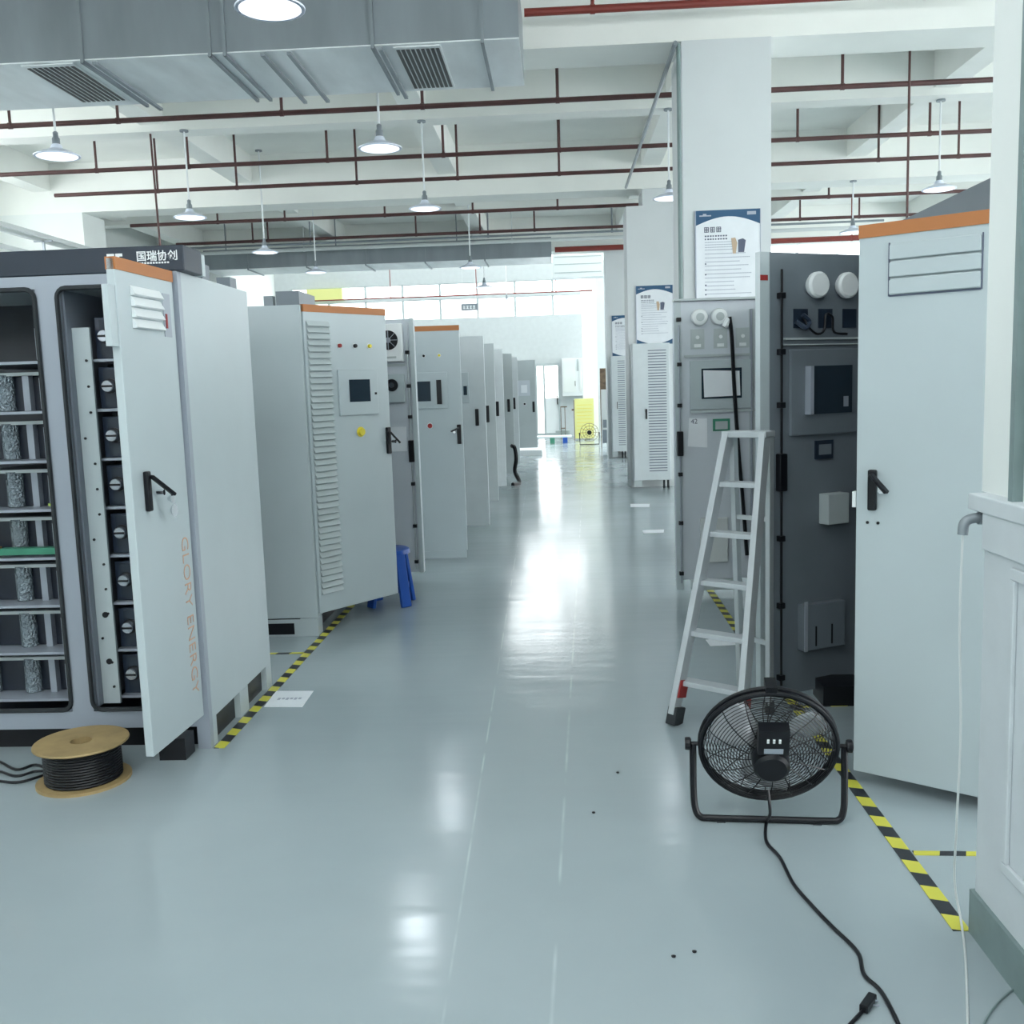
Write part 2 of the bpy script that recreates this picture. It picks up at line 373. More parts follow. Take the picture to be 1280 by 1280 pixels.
# crossing braces and hanger rods under the duct
for x in (-2.05, -1.86, -1.20, -3.28):
    MB().bar((x + 3.3575, -0.60, -0.04), (x + 3.3575, 0.62, -0.04), 0.03, 0.02).build('support_bar', 'galv', nd)
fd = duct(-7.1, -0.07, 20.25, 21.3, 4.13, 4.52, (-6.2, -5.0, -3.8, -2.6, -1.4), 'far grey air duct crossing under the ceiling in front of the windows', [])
for x in (-6.8, -4.5, -2):
    MB().bar((x + 3.585, 0, 0.39), (x + 3.585, 0, 1.05), 0.02, 0.02).build('hanger_rod', 'galv', fd)

# ------------------------------------------------------------------ pipes
def pipe(label, x0, x1, y, z, r, hang, m='pipe', name='sprinkler_pipe', cat='pipe', group='sprinkler pipes under the ceiling', top=ZC, hr=0.016, skip=None):
    o = empty(name, ((x0 + x1) / 2, y, z), 0, label, cat, group); cx = (x0 + x1) / 2
    run = MB(); segs = [(x0, x1)]
    if skip: segs = [(x0, skip[0]), (skip[1], x1)]
    for a, b in segs: run.tube([(a - cx, 0, 0), (b - cx, 0, 0)], r, 10)
    run.build('pipe_run', m, o, smooth=True)
    for hx in hang:
        MB().tube([(hx - cx, 0, r), (hx - cx, 0, top - z)], hr, 6).lathe([(r + 0.006, -0.02), (r + 0.006, 0.02)], (hx - cx, 0, 0), 'x', 10).build('hanger', m, o)
    return o
def xs_at(y, pxs, py=200):
    out = []
    for p in pxs:
        d = rot @ Vector((p - 640, 640 - (py + (698 - p) * 0.036), -F)); out.append(d.x / d.y * y)
    return out
PP = 4.40
pipe('dark red sprinkler pipe crossing just behind the near duct, top of the picture', -0.2, 3.5, 8.60, 4.64, 0.032, [0.36, ], 'pipe_red', top=ZC)
pipe('dark red sprinkler pipe first below the near duct bottom', -8.6, 12, 10.29, PP, 0.026, xs_at(10.29, (12, 147, 352, 528, 697, 1053), 125))
pipe('dark red sprinkler pipe second below the near duct bottom', -8.6, 12, 12.4, PP, 0.026, xs_at(12.4, (120, 235, 409, 554, 699, 997, 1162), 183))
pipe('dark red sprinkler pipe whose capped left end stops short of the wall', xs_at(13.75, (68,), 217)[0], 12, 13.75, PP, 0.026, xs_at(13.75, (197, 296, 446, 572, 699, 1098, 1198), 217))
pipe('dark sprinkler pipe ending against the second pillar', xs_at(16.35, (163,), 260)[0], 12, 16.35, PP, 0.028, xs_at(16.35, (272, 356, 481, 591, 697, 1036), 260))
pipe('dark sprinkler pipe farthest back, just before the far duct', xs_at(18.5, (220,), 283)[0], 12, 18.5, PP, 0.028, xs_at(18.5, (316, 335, 520, 600, 668, 1000, 1074, 1200), 283))
pipe('grey conduit run behind the last sprinkler pipe', -7.2, 6, 18.9, 4.38, 0.02, xs_at(18.9, (388, 610, 765), 289), 'galv', 'conduit', 'conduit', None)
pipe('long white cable trunking hung level with the lamps at the far end', -7.1, 6.0, 19.67, 4.38, 0.035, xs_at(19.67, (380, 640, 960), 298), 'wire_white', 'cable_trunking', 'trunking', None, hr=0.008)
pipe('thick rust red pipe crossing at the far end beyond the second pillar', 0.0, 7.2, 20.9, 4.35, 0.055, (3.4, 6.0), 'pipe_red', 'pipe', 'pipe', None)
pipe('thin pink pipe in front of the far clerestory windows', -7.0, 1.0, 28.0, 4.15, 0.018, (-4.6, -2.2, 0.0), 'pipe_red', 'pipe', 'pipe', None, top=8.2, hr=0.012)
# long conduit beside pillar and its drop
tag(MB().tube(smooth_path([(1.03, 8.6, 4.345), (1.03, 14.6, 4.345)]), 0.02, 8).build('conduit', 'galv'), 'silver conduit running away along the ceiling left of the near pillar', 'conduit')
tag(MB().tube([(1.085, 8.86, 4.42), (1.085, 8.86, 0.0)], 0.018, 8).box(1.07, 1.1, 8.86, 8.895, 3.95, 3.98).box(1.07, 1.1, 8.86, 8.895, 3.2, 3.23).build('conduit', 'base_green'), 'thin dark conduit running down the left edge of near pillar', 'conduit')
tag(MB().tube([(1.9, 15.2, 4.44), (1.9, 15.2, 0.0)], 0.022, 8).build('conduit', 'wire_white'), 'white conduit down the right edge of the second pillar', 'conduit')
tag(MB().tube([(3.36, 9.9, ZC), (3.36, 9.9, 3.0)], 0.012, 6).build('conduit', 'pipe'), 'thin dark vertical rod hanging right of the near pillar', 'conduit')
tag(MB().tube([(-4.75, 12, ZC), (-4.72, 12, 3.0)], 0.013, 6).build('conduit', 'pipe'), 'thin dark vertical rod hanging above the black battery cabinet header', 'conduit')
tr = empty('cable_tray', (-7.3, 12, 3.85), 0, 'pale cable tray running along left side wall above the battery cabinet', 'cable tray')
for dx, dz in ((0, 0), (0.22, 0), (0.1, -0.25)): MB().box(dx - 0.02, dx + 0.02, -6, 8, dz, dz + 0.06).build('rail', 'wire_white', tr)
for y in (-4, -1, 2, 5): MB().box(-0.02, 0.24, y, y + 0.04, -0.02, 0).box(0.1, 0.13, y, y + .03, -0.25, 0.0).build('bracket', 'galv', tr)
tag(MB().box(-0.55, 0.55, 0, 0.24, 0, 0.35).build('roller_shutter_box', 'pale_yellow', loc=(-7.1, 30.745, 4.4)), 'pale yellow shutter box on the far wall high at left', 'shutter box')

# ------------------------------------------------------------------ pendant lamps
def make_lamp():
    r = empty('pendant_lamp', (0, 0, 0))
    MB().lathe([(0.19, 0.0), (0.192, 0.008), (0.15, 0.030), (0.10, 0.048), (0.055, 0.065), (0.04, 0.10), (0.030, 0.105), (0.030, 0.09), (0.05, 0.055), (0.10, 0.038), (0.15, 0.022), (0.186, 0.0)], n=40).build('lamp_shade', 'shade', r, smooth=True)
    MB().lathe([(0.0, -0.012), (0.08, -0.01), (0.16, -0.003), (0.18, 0.003), (0.12, 0.02), (0.0, 0.03)], n=32).build('diffuser', 'bulb', r, smooth=True)
    MB().lathe([(0.032, 0.10), (0.032, 0.15), (0.022, 0.165), (0.022, 0.20), (0.012, 0.21)], n=16).build('socket', 'galv', r, smooth=True)
    MB().lathe([(0.05, -0.02), (0.05, 0.0)], n=16).build('ceiling_rose', 'galv', r, (0, 0, 1.0))
    MB().tube([(0, 0, 0), (0, 0, 1)], 0.011, 8).build('rod', 'white', r, (0, 0, 0.2))
    l = bpy.data.lights.new('lamp_light', 'SPOT'); l.energy = LAMP_W; l.spot_size = math.radians(165); l.spot_blend = 0.6; l.shadow_soft_size = 0.15; l.color = (0.86, 0.93, 1)
    lo = bpy.data.objects.new('lamp_light', l); COL.objects.link(lo); lo.parent = r; lo.location = (0, 0, -0.03)
    return r
lamp0 = make_lamp()
lamps = [(-1.53, 5.70, 'white pendant lamp largest and nearest, at the top edge before the duct'),
         (-4.28, 8.72, 'lit pendant lamp below left end of the near duct, beside the louvre'),
         (-1.505, 8.96, 'lit pendant lamp hanging below the middle of the near duct'),
         (-4.30, 11.9, 'pendant lamp over the lettered cabinet header on the left'),
         (-1.512, 11.97, 'pendant lamp second from camera in the row above the aisle'),
         (1.34, 11.95, 'pendant lamp half hidden by the left edge of near pillar'),
         (4.465, 12.1, 'pendant lamp above the orange topped door on the right'),
         (-4.33, 15.02, 'pendant lamp above the side of the battery cabinet on left'),
         (4.43, 15.38, 'pendant lamp just left of the orange topped right door'),
         (-4.22, 17.73, 'small dim pendant lamp above the louvred cabinet with yellow knob'),
         (-1.50, 17.9, 'small pendant lamp just in front of the far windows'),
         (-1.518, 21.5, 'tiny pendant lamp below the far duct, before the upper windows'),
         (-1.25, 25.6, 'tiniest pendant lamp before the far lower window row')]
for i, (x, y, lab) in enumerate(lamps):
    o = lamp0 if i == 0 else copy_tree(lamp0)
    z = 3.70; o.location = (x, y, z); tag(o, lab, 'lamp', 'pendant lamps in rows under the beams')
    top = ZC if (y < 8.9 or 15 < y < 15.3 or 17 < y < 18 or 21 < y < 22) else (ZS if y < 13 and y > 11 else ZP)
    if y > 11.85 and y < 12.2: top = ZS
    if abs(y-12.1)<.12: top = ZS
    if y > 25: top = 8.2
    for c in o.children:
        if c.type == 'LIGHT' and y < 8: c.data = c.data.copy(); c.data.energy = LAMP_W * 0.35
        if c.name.startswith('rod'): c.scale = (1, 1, top - z - 0.2)
        if c.name.startswith('ceiling_rose'): c.location = (0, 0, top - z)

# ------------------------------------------------------------------ cabinet parts
def handle_on(door, x, z, lever=None, s=1.0, y=0.0):
    h = MB().box(x - 0.018 * s, x + 0.018 * s, y - 0.022, y - 0.001, z - 0.085 * s, z + 0.085 * s).build('handle', 'black', door, bevel=0.006)
    if lever:
        dx, dz = lever
        MB().bar((x, y - 0.03, z + 0.06), (x + dx, y - 0.075, z + 0.06 + dz), 0.02, 0.014).build('lever', 'black', door, bevel=0.003)
        MB().lathe([(0.012, y - 0.05), (0.012, y - 0.02)], (x + dx * .6, 0, z + dz * .6 + .04), 'y', 12).build('lock', 'chrome', door)
def louvre_on(door, x0, x1, z0, z1, n, m='paint_grey', slot=None, T=0.0):
    b = MB()
    if slot:
        for i in range(n):
            z = z0 + (z1 - z0) * (i + 0.5) / n; b.box(x0, x1, T - 0.004, T - 0.0005, z - slot, z + slot)
        return b.build('louvre', m, door)
    dz = (z1 - z0) / n
    for i in range(n):
        z = z0 + dz * i
        vs = [(T - 0.001, z), (T - 0.001, z + dz * 0.9), (T - 0.004, z + dz * .85), (T - 0.022, z + dz * 0.10), (T - 0.016, z + dz * .02)]
        A = [b.bm.verts.new((x0, yy, zz)) for yy, zz in vs]; B = [b.bm.verts.new((x1, yy, zz)) for yy, zz in vs]
        b.bm.faces.new(A); b.bm.faces.new(B[::-1])
        for k in range(5): b.bm.faces.new((A[k], B[k], B[(k + 1) % 5], A[(k + 1) % 5]))
    return b.build('louvre', m, door)
def screen_on(door, x0, x1, z0, z1, sx0, sx1, sz0, sz1, fm='paint', sm='screen', T=0.0):
    f = MB().box(x0, x1, T - 0.018, T - 0.001, z0, z1).build('screen_frame', fm, door, bevel=0.005)
    MB().box(sx0, sx1, T - 0.022, T - 0.0185, sz0, sz1).build('screen', sm, door)
    return f
def knob_on(door, x, z, r, m, y=0.0, name='button', base='white'):
    MB().lathe([(r * 1.3, y - 0.004), (r * 1.3, y - 0.0005)], (x, 0, z), 'y', 16).build('button_ring', base, door)
    MB().lathe([(r * 0.9, y - 0.022), (r, y - 0.018), (r, y - 0.0045)], (x, 0, z), 'y', 16).build(name, m, door)
def leaf(parent, hx, hy, ang, w, s, z0, z1, m='paint', t=0.035, strip=False, name='door'):
    # local frame: hinge at origin, face at y = 0 looking to -y, leaf from x=0 to s*w
    a, b = (0, w) if s > 0 else (-w, 0)
    dr = MB().box(a, b, 0, t, z0, z1).build(name, m, parent, (hx, hy, 0), math.radians(ang), bevel=0.004)
    if strip: MB().box(a, b, -0.004, t + 0.002, z1 - 0.045, z1 + 0.002).build('orange_strip', 'orange', dr)
    return dr, a, b
def rods_on(door, x, z0, z1, clamps, T=0.0, handle=None, m='alu_side'):
    MB().tube([(x, T - 0.02, z0), (x, T - 0.02, z1)], 0.006, 8).build('lock_rod', m, door)
    for z in clamps: MB().box(x - 0.016, x + 0.016, T - 0.032, T - 0.001, z - 0.014, z + 0.014).build('rod_guide', 'black', door, bevel=0.003)
    if handle is not None: MB().box(x - 0.022, x + 0.022, T - 0.04, T - 0.001, handle - 0.09, handle + 0.09).build('lock_case', 'black', door, bevel=0.006)
def shell(root, x0, x1, y0, y1, z0, z1, openx, m='paint', t=0.03):
    # cabinet carcass open towards +x (openx=1) or -x (openx=-1), local coordinates
    b = MB().box(x0, x1, y0, y0 + t, z0, z1).box(x0, x1, y1 - t, y1, z0, z1).box(x0, x1, y0 + t, y1 - t, z1 - t, z1).box(x0, x1, y0 + t, y1 - t, z0, z0 + t)
    if openx > 0: b.box(x0, x0 + t, y0 + t, y1 - t, z0 + t, z1 - t)
    else: b.box(x1 - t, x1, y0 + t, y1 - t, z0 + t, z1 - t)
    for px in (x0, x1 - 0.12):
        b.box(px, px + 0.12, y0, y0 + 0.12, 0, z0).box(px, px + 0.12, y1 - 0.12, y1, 0, z0)
    return b.build('body', m, root, bevel=0.004)

# ---- left battery cabinet facing the camera
Lx, Ly = -1.63, 4.30
bc = empty('battery_cabinet', (Lx, Ly, 0), 0, 'wide white battery cabinet with dark header, black plinth and open lettered door', 'cabinet')
W_ = 2.6; D_ = 0.97
b = MB()
b.box(-0.03, 0, 0.041, D_, 0.13, 2.14)
b.box(-0.03, 0, 0.041, 0.09, 0, 0.129).box(-0.03, 0, 0.43, 0.56, 0, 0.129).box(-0.03, 0, D_ - 0.09, D_, 0, 0.129)
b.build('side_panel', 'paint', bc)
MB().box(-W_, -0.031, 0.041, D_ - 0.031, 2.11, 2.14).build('top_panel', 'paint', bc)
MB().box(-W_, -0.03, D_ - 0.03, D_, 0.1, 2.11).build('back_panel', 'dark', bc)
MB().box(-W_, -0.03, 0.02, D_ - 0.03, 0.12, 0.15).build('bottom_panel', 'dark', bc)
MB().box(-W_, -0.03, 0.06, D_ - .03, 0, 0.12).build('plinth', 'black', bc)
# front frame with rounded openings
fr = MB().box(-W_, -0.06, 0, 0.04, 0.105, 0.185).box(-0.06, 0, 0, 0.04, 0.0, 2.14).box(-0.635, -0.535, 0, 0.04, 0.185, 2.085).box(-W_, -0.06, 0, 0.04, 2.085, 2.14).box(-1.30, -1.2, 0, 0.04, 0.185, 2.085)
fr.build('front_frame', 'steel', bc)
def gasket(x0, x1, z0, z1, r=0.04):
    p = []
    for cx, cz, a0 in ((x1 - r, z1 - r, 0), (x0 + r, z1 - r, 90), (x0 + r, z0 + r, 180), (x1 - r, z0 + r, 270)):
        for k in range(5):
            a = math.radians(a0 + 22.5 * k); p.append((cx + r * math.cos(a), -0.006, cz + r * math.sin(a)))
    MB().tube(p, 0.011, 6, closed=True).build('gasket', 'rubber', bc)
gasket(-0.535, -0.06, 0.195, 2.085); gasket(-1.2, -0.635, 0.195, 2.085)
# inner mounting strips
MB().box(-0.53, -0.52, 0.03, 0.4, 0.2, 2.08).build('inner_wall', 'inner_wall', bc)
ms = MB().box(-0.519, -0.440, 0.07, 0.085, 0.2, 1.92).build('mounting_strip', 'paint', bc)
hol = MB()
for i in range(14): hol.lathe([(0.006, 0.064), (0.006, 0.0695)], (-0.462 - (0.035 if i % 4 == 2 else 0), 0, 0.28 + i * 0.115), 'y', 8)
hol.lathe([(0.014, 0.064), (0.014, 0.0695)], (-0.475, 0, 0.62), 'y', 10).lathe([(0.014, 0.064), (0.014, 0.0695)], (-0.475, 0, 0.40), 'y', 10)
hol.build('perforation', 'black', ms)
for i in range(8):
    z = 0.215 + i * 0.222
    MB().box(-0.45, -0.04, 0.10, 0.9, z, z + 0.012).build('shelf', 'steel', bc)
    MB().box(-1.2, -0.64, 0.07, 0.9, z, z + 0.012).build('shelf', 'steel', bc)
    MB().box(-0.72, -0.655, 0.13, 0.16, z + 0.02, z + 0.16).build('bracket', 'steel', bc)
hd = MB().box(-W_, 0.035, -0.0, 0.22, 2.142, 2.25).build('header', 'navy', bc, bevel=0.004)
text('lettering', '国瑞协创', 0.046, 'white', hd, (-0.172, -0.002, 2.190), (PI / 2, 0, 0), offset=0.0006)
lg = MB().box(-0.30, -0.268, -0.003, -0.0005, 2.185, 2.222).box(-0.262, -0.246, -0.003, -0.0005, 2.185, 2.222).box(-0.246, -0.232, -0.003, -0.0005, 2.21, 2.222).box(-0.240, -0.225, -0.003, -0.0005, 2.185, 2.20)
for i in range(12): lg.box(-0.175 + i * 0.0125, -0.167 + i * 0.0125, -0.003, -0.0005, 2.174, 2.181)
lg.build('logo', 'white', hd)
MB().box(-0.04, 0.035, 0.222, 0.26, 2.142, 2.235).build('header_end', 'paint', bc)
MB().box(-0.10, -0.03, 0.4, 0.5, 2.14, 2.22).box(-0.10, -0.03, 0.8, 0.9, 2.14, 2.20).build('lifting_bracket', 'shaded_dark_grey', bc)
# lettered door, swung fully open towards the camera
dr, a, bb = leaf(bc, -0.015, -0.02, 87.5, 0.51, -1, 0.165, 2.135, strip=True)
louvre_on(dr, -0.40, -0.14, 1.875, 2.045, 4, 'white')
MB().box(-0.115, -0.045, -0.003, -0.0005, 1.855, 2.035).build('label_plate', 'steel', dr)
MB().box(-0.10, -0.085, -0.006, -0.0035, 1.89, 1.95).build('red_tag', 'red', dr)
MB().box(-0.565, -0.512, 0.005, 0.03, 1.80, 2.03).build('hood', 'paint', dr)
handle_on(dr, -0.40, 1.23, (0.10, -0.085), 0.95)
MB().lathe([(0.03, -0.07), (0.012, -0.055)], (-0.30, 0, 1.14), 'y', 10).lathe([(0.02, -0.07), (0.008, -0.05)], (-0.31, 0, 1.19), 'y', 8).build('keys', 'chrome', dr)
text('lettering', 'GLORY ENERGY', 0.098, 'orange_text', dr, (-0.105, -0.002, 1.0), (PI / 2, PI / 2, 0), offset=-0.0016)
# modules inside the two bays
def module_a(z, cx=-0.245):
    r = empty('battery_module', (Lx + cx, Ly + 0.135, z), 0)
    MB().box(-0.20, 0.19, 0, 0.6, 0, 0.185).build('casing', 'module', r, bevel=0.004)
    MB().box(-0.175, 0.02, -0.006, 0, 0.01, 0.175).build('front_plate', 'navy', r)
    MB().lathe([(0.034, -0.012), (0.034, -0.006)], (-0.145, 0, 0.10), 'y', 20).build('socket_ring', 'black', r)
    k = MB().lathe([(0.024, -0.045), (0.027, -0.04), (0.027, -0.012)], (-0.145, 0, 0.10), 'y', 20).build('round_terminal', 'terminal', r)
    MB().box(-0.17, -0.12, -0.048, -0.0455, 0.095, 0.104).build('slot', 'black', r)
    MB().lathe([(0.022, -0.04), (0.022, -0.001)], (0.10, 0, 0.10), 'y', 16).build('terminal', 'black', r)
    return r
ordn = ['bottom', 'second from the bottom', 'third from the bottom', 'fourth from the bottom', 'fourth from the top', 'third from the top', 'second from the top', 'topmost']
m0 = None
for i in range(8):
    z = 0.228 + i * 0.222
    if m0 is None: m0 = module_a(z); o = m0
    else: o = copy_tree(m0); o.location = (m0.location.x, m0.location.y, z)
    tag(o, 'dark battery module with round terminal, %s in the cabinet\'s right bay' % ordn[i], 'battery module', 'battery modules in the right bay')
def module_b(z):
    r = empty('heat_sink_module', (Lx - 0.94, Ly + 0.16, z), 0)
    MB().box(-0.24, 0.22, 0.05, 0.6, 0, 0.16).build('casing', 'dark', r, bevel=0.003)
    for x in (-0.17, 0.03):
        MB().tube([(x, 0.03, 0.002), (x, 0.03, 0.165)], 0.038, 14).build('foil_sleeve', 'foil', r, smooth=True)
    MB().box(0.12, 0.15, 0.01, 0.05, 0.0, 0.16).build('rail', 'steel', r)
    MB().box(-0.24, 0.22, 0.0, 0.05, 0.16, 0.175).build('cover_strip', 'paint_grey', r)
    return r
m1 = None
for i in range(7):
    z = 0.228 + i * 0.222
    if m1 is None: m1 = module_b(z); o = m1
    else: o = copy_tree(m1); o.location = (m1.location.x, m1.location.y, z)
    tag(o, 'dark module with foil sleeves, %s in the left bay' % (ordn[i] if i < 4 else ['third from the top', 'second from the top', 'topmost'][i - 4]), 'heat sink module', 'foil sleeved modules in the left bay')
tag(MB().box(0, 0.13, 0, 0.05, 0, 0.035).build('wire_bundle', 'copper', loc=(-2.73, 4.385, 0.906)), 'orange wires lying on a shelf at the left picture edge', 'wires')
tag(MB().box(0, 0.05, 0, 0.04, 0, 0.012).box(0.02, 0.05, 0.01, 0.03, 0.012, 0.04).build('plastic_clip', 'lime', loc=(-2.33, 4.375, 1.128)), 'lime green plastic clip on a shelf of the left bay', 'clip')
tag(MB().box(0, 0.3, 0, 0.05, 0, 0.03).build('circuit_board', 'green', loc=(-2.58, 4.373, 0.9065)), 'green circuit board on a shelf of the left bay', 'circuit board')

# ---- louvred left cabinet with screen door ajar
c2 = empty('power_cabinet', (-1.63, 6.36, 0), 0, 'white louvred cabinet with screen and yellow knob, door standing ajar', 'cabinet')
shell(c2, -0.9, 0, 0, 1.1, 0.12, 2.16, 1)
MB().box(-0.9, -0.0, -0.006, -0.001, 0, 0.115).build('plinth_front', 'paint', c2)
MB().box(-0.34, -0.16, -0.009, -0.0065, 0.015, 0.09).build('plinth_slot', 'black', c2)
MB().box(-0.88, -0.06, 0.1, 1.05, 0.0, 0.119).build('plinth', 'black', c2)
MB().box(-0.82, -0.06, 0.1, 1.0, 0.2, 2.0).build('equipment', 'dark', c2)
MB().box(-0.16, -0.01, 0.03, 0.45, 2.162, 2.25).build('top_hood', 'shaded_dark_grey', c2)
MB().box(-0.26, -0.20, 0.1, 0.16, 2.162, 2.23).build('lifting_lug', 'galv', c2)
dr, a, bb = leaf(c2, 0.012, 0.02, 55.0, 0.74, 1, 0.145, 2.162, strip=True)
louvre_on(dr, 0.02, 0.205, 0.27, 2.065, 44, 'paint_grey')
for x, m in ((0.29, 'red'), (0.43, 'black'), (0.565, 'yellow')): knob_on(dr, x, 1.905, 0.013, m)
screen_on(dr, 0.26, 0.62, 1.44, 1.745, 0.35, 0.54, 1.53, 1.68)
MB().box(0.585, 0.60, -0.024, -0.019, 1.575, 1.59).build('key_lock', 'black', dr)
knob_on(dr, 0.45, 1.325, 0.027, 'yellow', name='emergency_knob', base='yellow')
handle_on(dr, 0.705, 1.25, (0.05, -0.08), 1.1)

# ---- third left cabinet: AC door facing back, inner side seen
c3 = empty('control_cabinet', (-1.70, 7.62, 0), 0, 'cabinet behind the blue stool, opened door shows round fan unit inside', 'cabinet')
shell(c3, -0.85, 0, 0.0, 0.62, 0.06, 2.16, 1)
MB().box(-0.8, -0.05, 0.05, 0.57, 0.1, 2.1).build('equipment', 'dark', c3)
dr, a, bb = leaf(c3, 0.005, 0.5, -2, 0.54, 1, 0.09, 2.17, 'inner', t=0.04)
MB().box(0.505, 0.54, -0.035, -0.001, 0.09, 2.17).build('door_rim', 'paint', dr)
u = MB().box(0.22, 0.45, -0.07, -0.001, 1.83, 2.13).build('cooling_unit', 'white', dr, bevel=0.004)
MB().lathe([(0.078, -0.078), (0.078, -0.0715)], (0.34, 0, 2.0), 'y', 24).build('fan_opening', 'black', dr)
g = MB()
for k in range(4):
    an = k * PI / 4; g.bar((0.34 - 0.075 * math.cos(an), -0.081, 2.0 - 0.075 * math.sin(an)), (0.34 + 0.075 * math.cos(an), -0.081, 2.0 + 0.075 * math.sin(an)), 0.006, 0.004)
g.lathe([(0.022, -0.084), (0.022, -0.079)], (0.34, 0, 2.0), 'y', 12).build('fan_guard', 'steel', dr)
MB().box(0.28, 0.40, -0.075, -0.0705, 1.855, 1.87).build('unit_slot', 'paint_grey', dr)
MB().box(0.20, 0.46, -0.006, -0.001, 1.79, 1.81).build('rail', 'paint_grey', dr)
MB().box(0.25, 0.45, -0.05, -0.001, 1.50, 1.73).build('socket_box', 'paint', dr, bevel=0.004)
MB().lathe([(0.05, -0.065), (0.05, -0.0505)], (0.35, 0, 1.64), 'y', 20).build('dial', 'black', dr)
MB().lathe([(0.022, -0.072), (0.022, -0.0655)], (0.35, 0, 1.64), 'y', 16).build('dial_hub', 'chrome', dr)
MB().box(0.27, 0.44, -0.004, -0.001, 1.10, 1.30).build('notice_sheet', 'paper', dr)
rods_on(dr, 0.48, 0.12, 2.0, (1.90, 1.63, 1.38, 0.83, 0.48, 0.18), handle=1.1)

# ---- fourth left cabinet
c4 = empty('control_cabinet', (-1.68, 9.08, 0), 0, 'cabinet with orange topped open door, dark screen and red knob', 'cabinet')
shell(c4, -0.85, 0, 0.0, 1.5, 0.06, 2.16, 1); MB().box(-0.8, -0.05, 0.05, 1.4, 0.1, 2.1).build('equipment', 'dark', c4)
dr, a, bb = leaf(c4, 0.005, -0.02, 3, 0.79, 1, 0.10, 2.165, strip=True)
MB().box(0.36, 0.78, 0.0, 0.03, 0.03, 0.10).build('lower_skirt', 'paint', dr)
knob_on(dr, 0.46, 1.90, 0.012, 'black'); knob_on(dr, 0.60, 1.90, 0.012, 'yellow')
screen_on(dr, 0.30, 0.665, 1.42, 1.75, 0.35, 0.51, 1.49, 1.67)
MB().box(0.565, 0.61, -0.032, -0.019, 1.46, 1.68).build('screen_handle', 'black', dr)
knob_on(dr, 0.49, 1.265, 0.022, 'red'); handle_on(dr, 0.755, 1.18, (-0.07, -0.03), 1.05)

# ---- further left cabinets, smaller and smaller
def simple_left(y, w, free, z0, lab, hz, extra=None, m='paint_brightened', strip=False, body=-1.66, L=1.5, name='control_cabinet'):
    c = empty(name, (body, y, 0), 0, lab, 'cabinet')
    shell(c, -0.85, 0, 0.02, L, 0.06, 2.15, 1); MB().box(-0.8, -0.05, 0.06, L - 0.1, 0.1, 2.1).build('equipment', 'dark', c)
    w = free - body
    dr, a, bb = leaf(c, 0.005, -0.03, 1, w, 1, z0, 2.165, m, strip=strip)
    handle_on(dr, w - hz[0], hz[1], None, hz[2]); return c, dr, w
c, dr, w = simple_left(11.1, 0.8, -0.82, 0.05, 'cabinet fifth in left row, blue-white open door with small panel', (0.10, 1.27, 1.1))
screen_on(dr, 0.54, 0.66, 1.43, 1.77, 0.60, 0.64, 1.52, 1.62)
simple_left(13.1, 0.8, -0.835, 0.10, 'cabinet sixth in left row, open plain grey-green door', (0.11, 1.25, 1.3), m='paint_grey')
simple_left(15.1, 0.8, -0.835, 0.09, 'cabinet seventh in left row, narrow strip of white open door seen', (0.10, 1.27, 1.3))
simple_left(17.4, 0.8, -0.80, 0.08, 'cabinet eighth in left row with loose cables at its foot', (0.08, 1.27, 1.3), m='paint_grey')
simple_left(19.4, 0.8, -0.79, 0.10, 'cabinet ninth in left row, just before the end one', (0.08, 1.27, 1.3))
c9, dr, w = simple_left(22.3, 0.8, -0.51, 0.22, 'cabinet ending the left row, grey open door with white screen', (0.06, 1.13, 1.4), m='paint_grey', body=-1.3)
screen_on(dr, 0.35, 0.66, 1.38, 1.72, 0.46, 0.60, 1.45, 1.62, 'inner', 'paper'); knob_on(dr, 0.53, 1.2, 0.025, 'black')
cb = smooth_path([(-0.80, 16.5, 0.62), (-0.75, 16.42, 0.58), (-0.73, 16.4, 0.4), (-0.76, 16.4, 0.2), (-0.68, 16.2, 0.03), (-0.78, 16.0, 0.02)])
tag(MB().tube(cb, 0.035, 6).build('cable_bundle', 'black'), 'black cable bundle hanging behind the left cabinets near the far end', 'cables')

# ---- right near cabinet (tall, two opened doors)
cr = empty('power_cabinet', (1.55, 3.50, 0), 0, 'tall cabinet nearest on the right with orange topped door swung wide open', 'cabinet')
shell(cr, 0, 0.95, 0.02, 1.55, 0.06, 2.14, -1, 'paint_grey')
MB().box(0.06, 0.9, 0.08, 1.5, 0.1, 2.08).build('equipment', 'dark', cr)
MB().box(-0.03, 0.95, 0.0, 1.55, 2.142, 2.265).build('header', 'shaded_dark_grey', cr)
MB().box(0.02, 0.9, 0.1, 1.5, 0, 0.06).build('plinth', 'black', cr)
dr, a, bb = leaf(cr, -0.012, 0.0, -36.5, 0.52, -1, 0.055, 2.142, strip=True)
lv = MB()
for i in range(3):
    z = 1.885 + i * 0.062; lv.prism([(-0.405, z), (-0.405, z + 0.052), (-0.395, z + 0.056), (-0.105, z + 0.056), (-0.095, z + 0.052), (-0.095, z)], -0.014, -0.001)
lv.build('louvre', 'paint', dr, bevel=0.004)
MB().box(-0.410, -0.406, -0.006, -0.0005, 1.88, 2.07).box(-0.094, -0.090, -0.006, -0.0005, 1.88, 2.07).box(-0.405, -0.095, -0.004, -0.0005, 1.878, 1.884).build('louvre_gap', 'ink', dr)
handle_on(dr, -0.455, 1.17, (0.075, -0.06), 0.9)
MB().lathe([(0.006, -0.004), (0.006, -0.0005)], (-0.475, 0, 1.045), 'y', 8).lathe([(0.006, -0.004), (0.006, -0.0005)], (-0.435, 0, 1.045), 'y', 8).build('screw', 'black', dr)
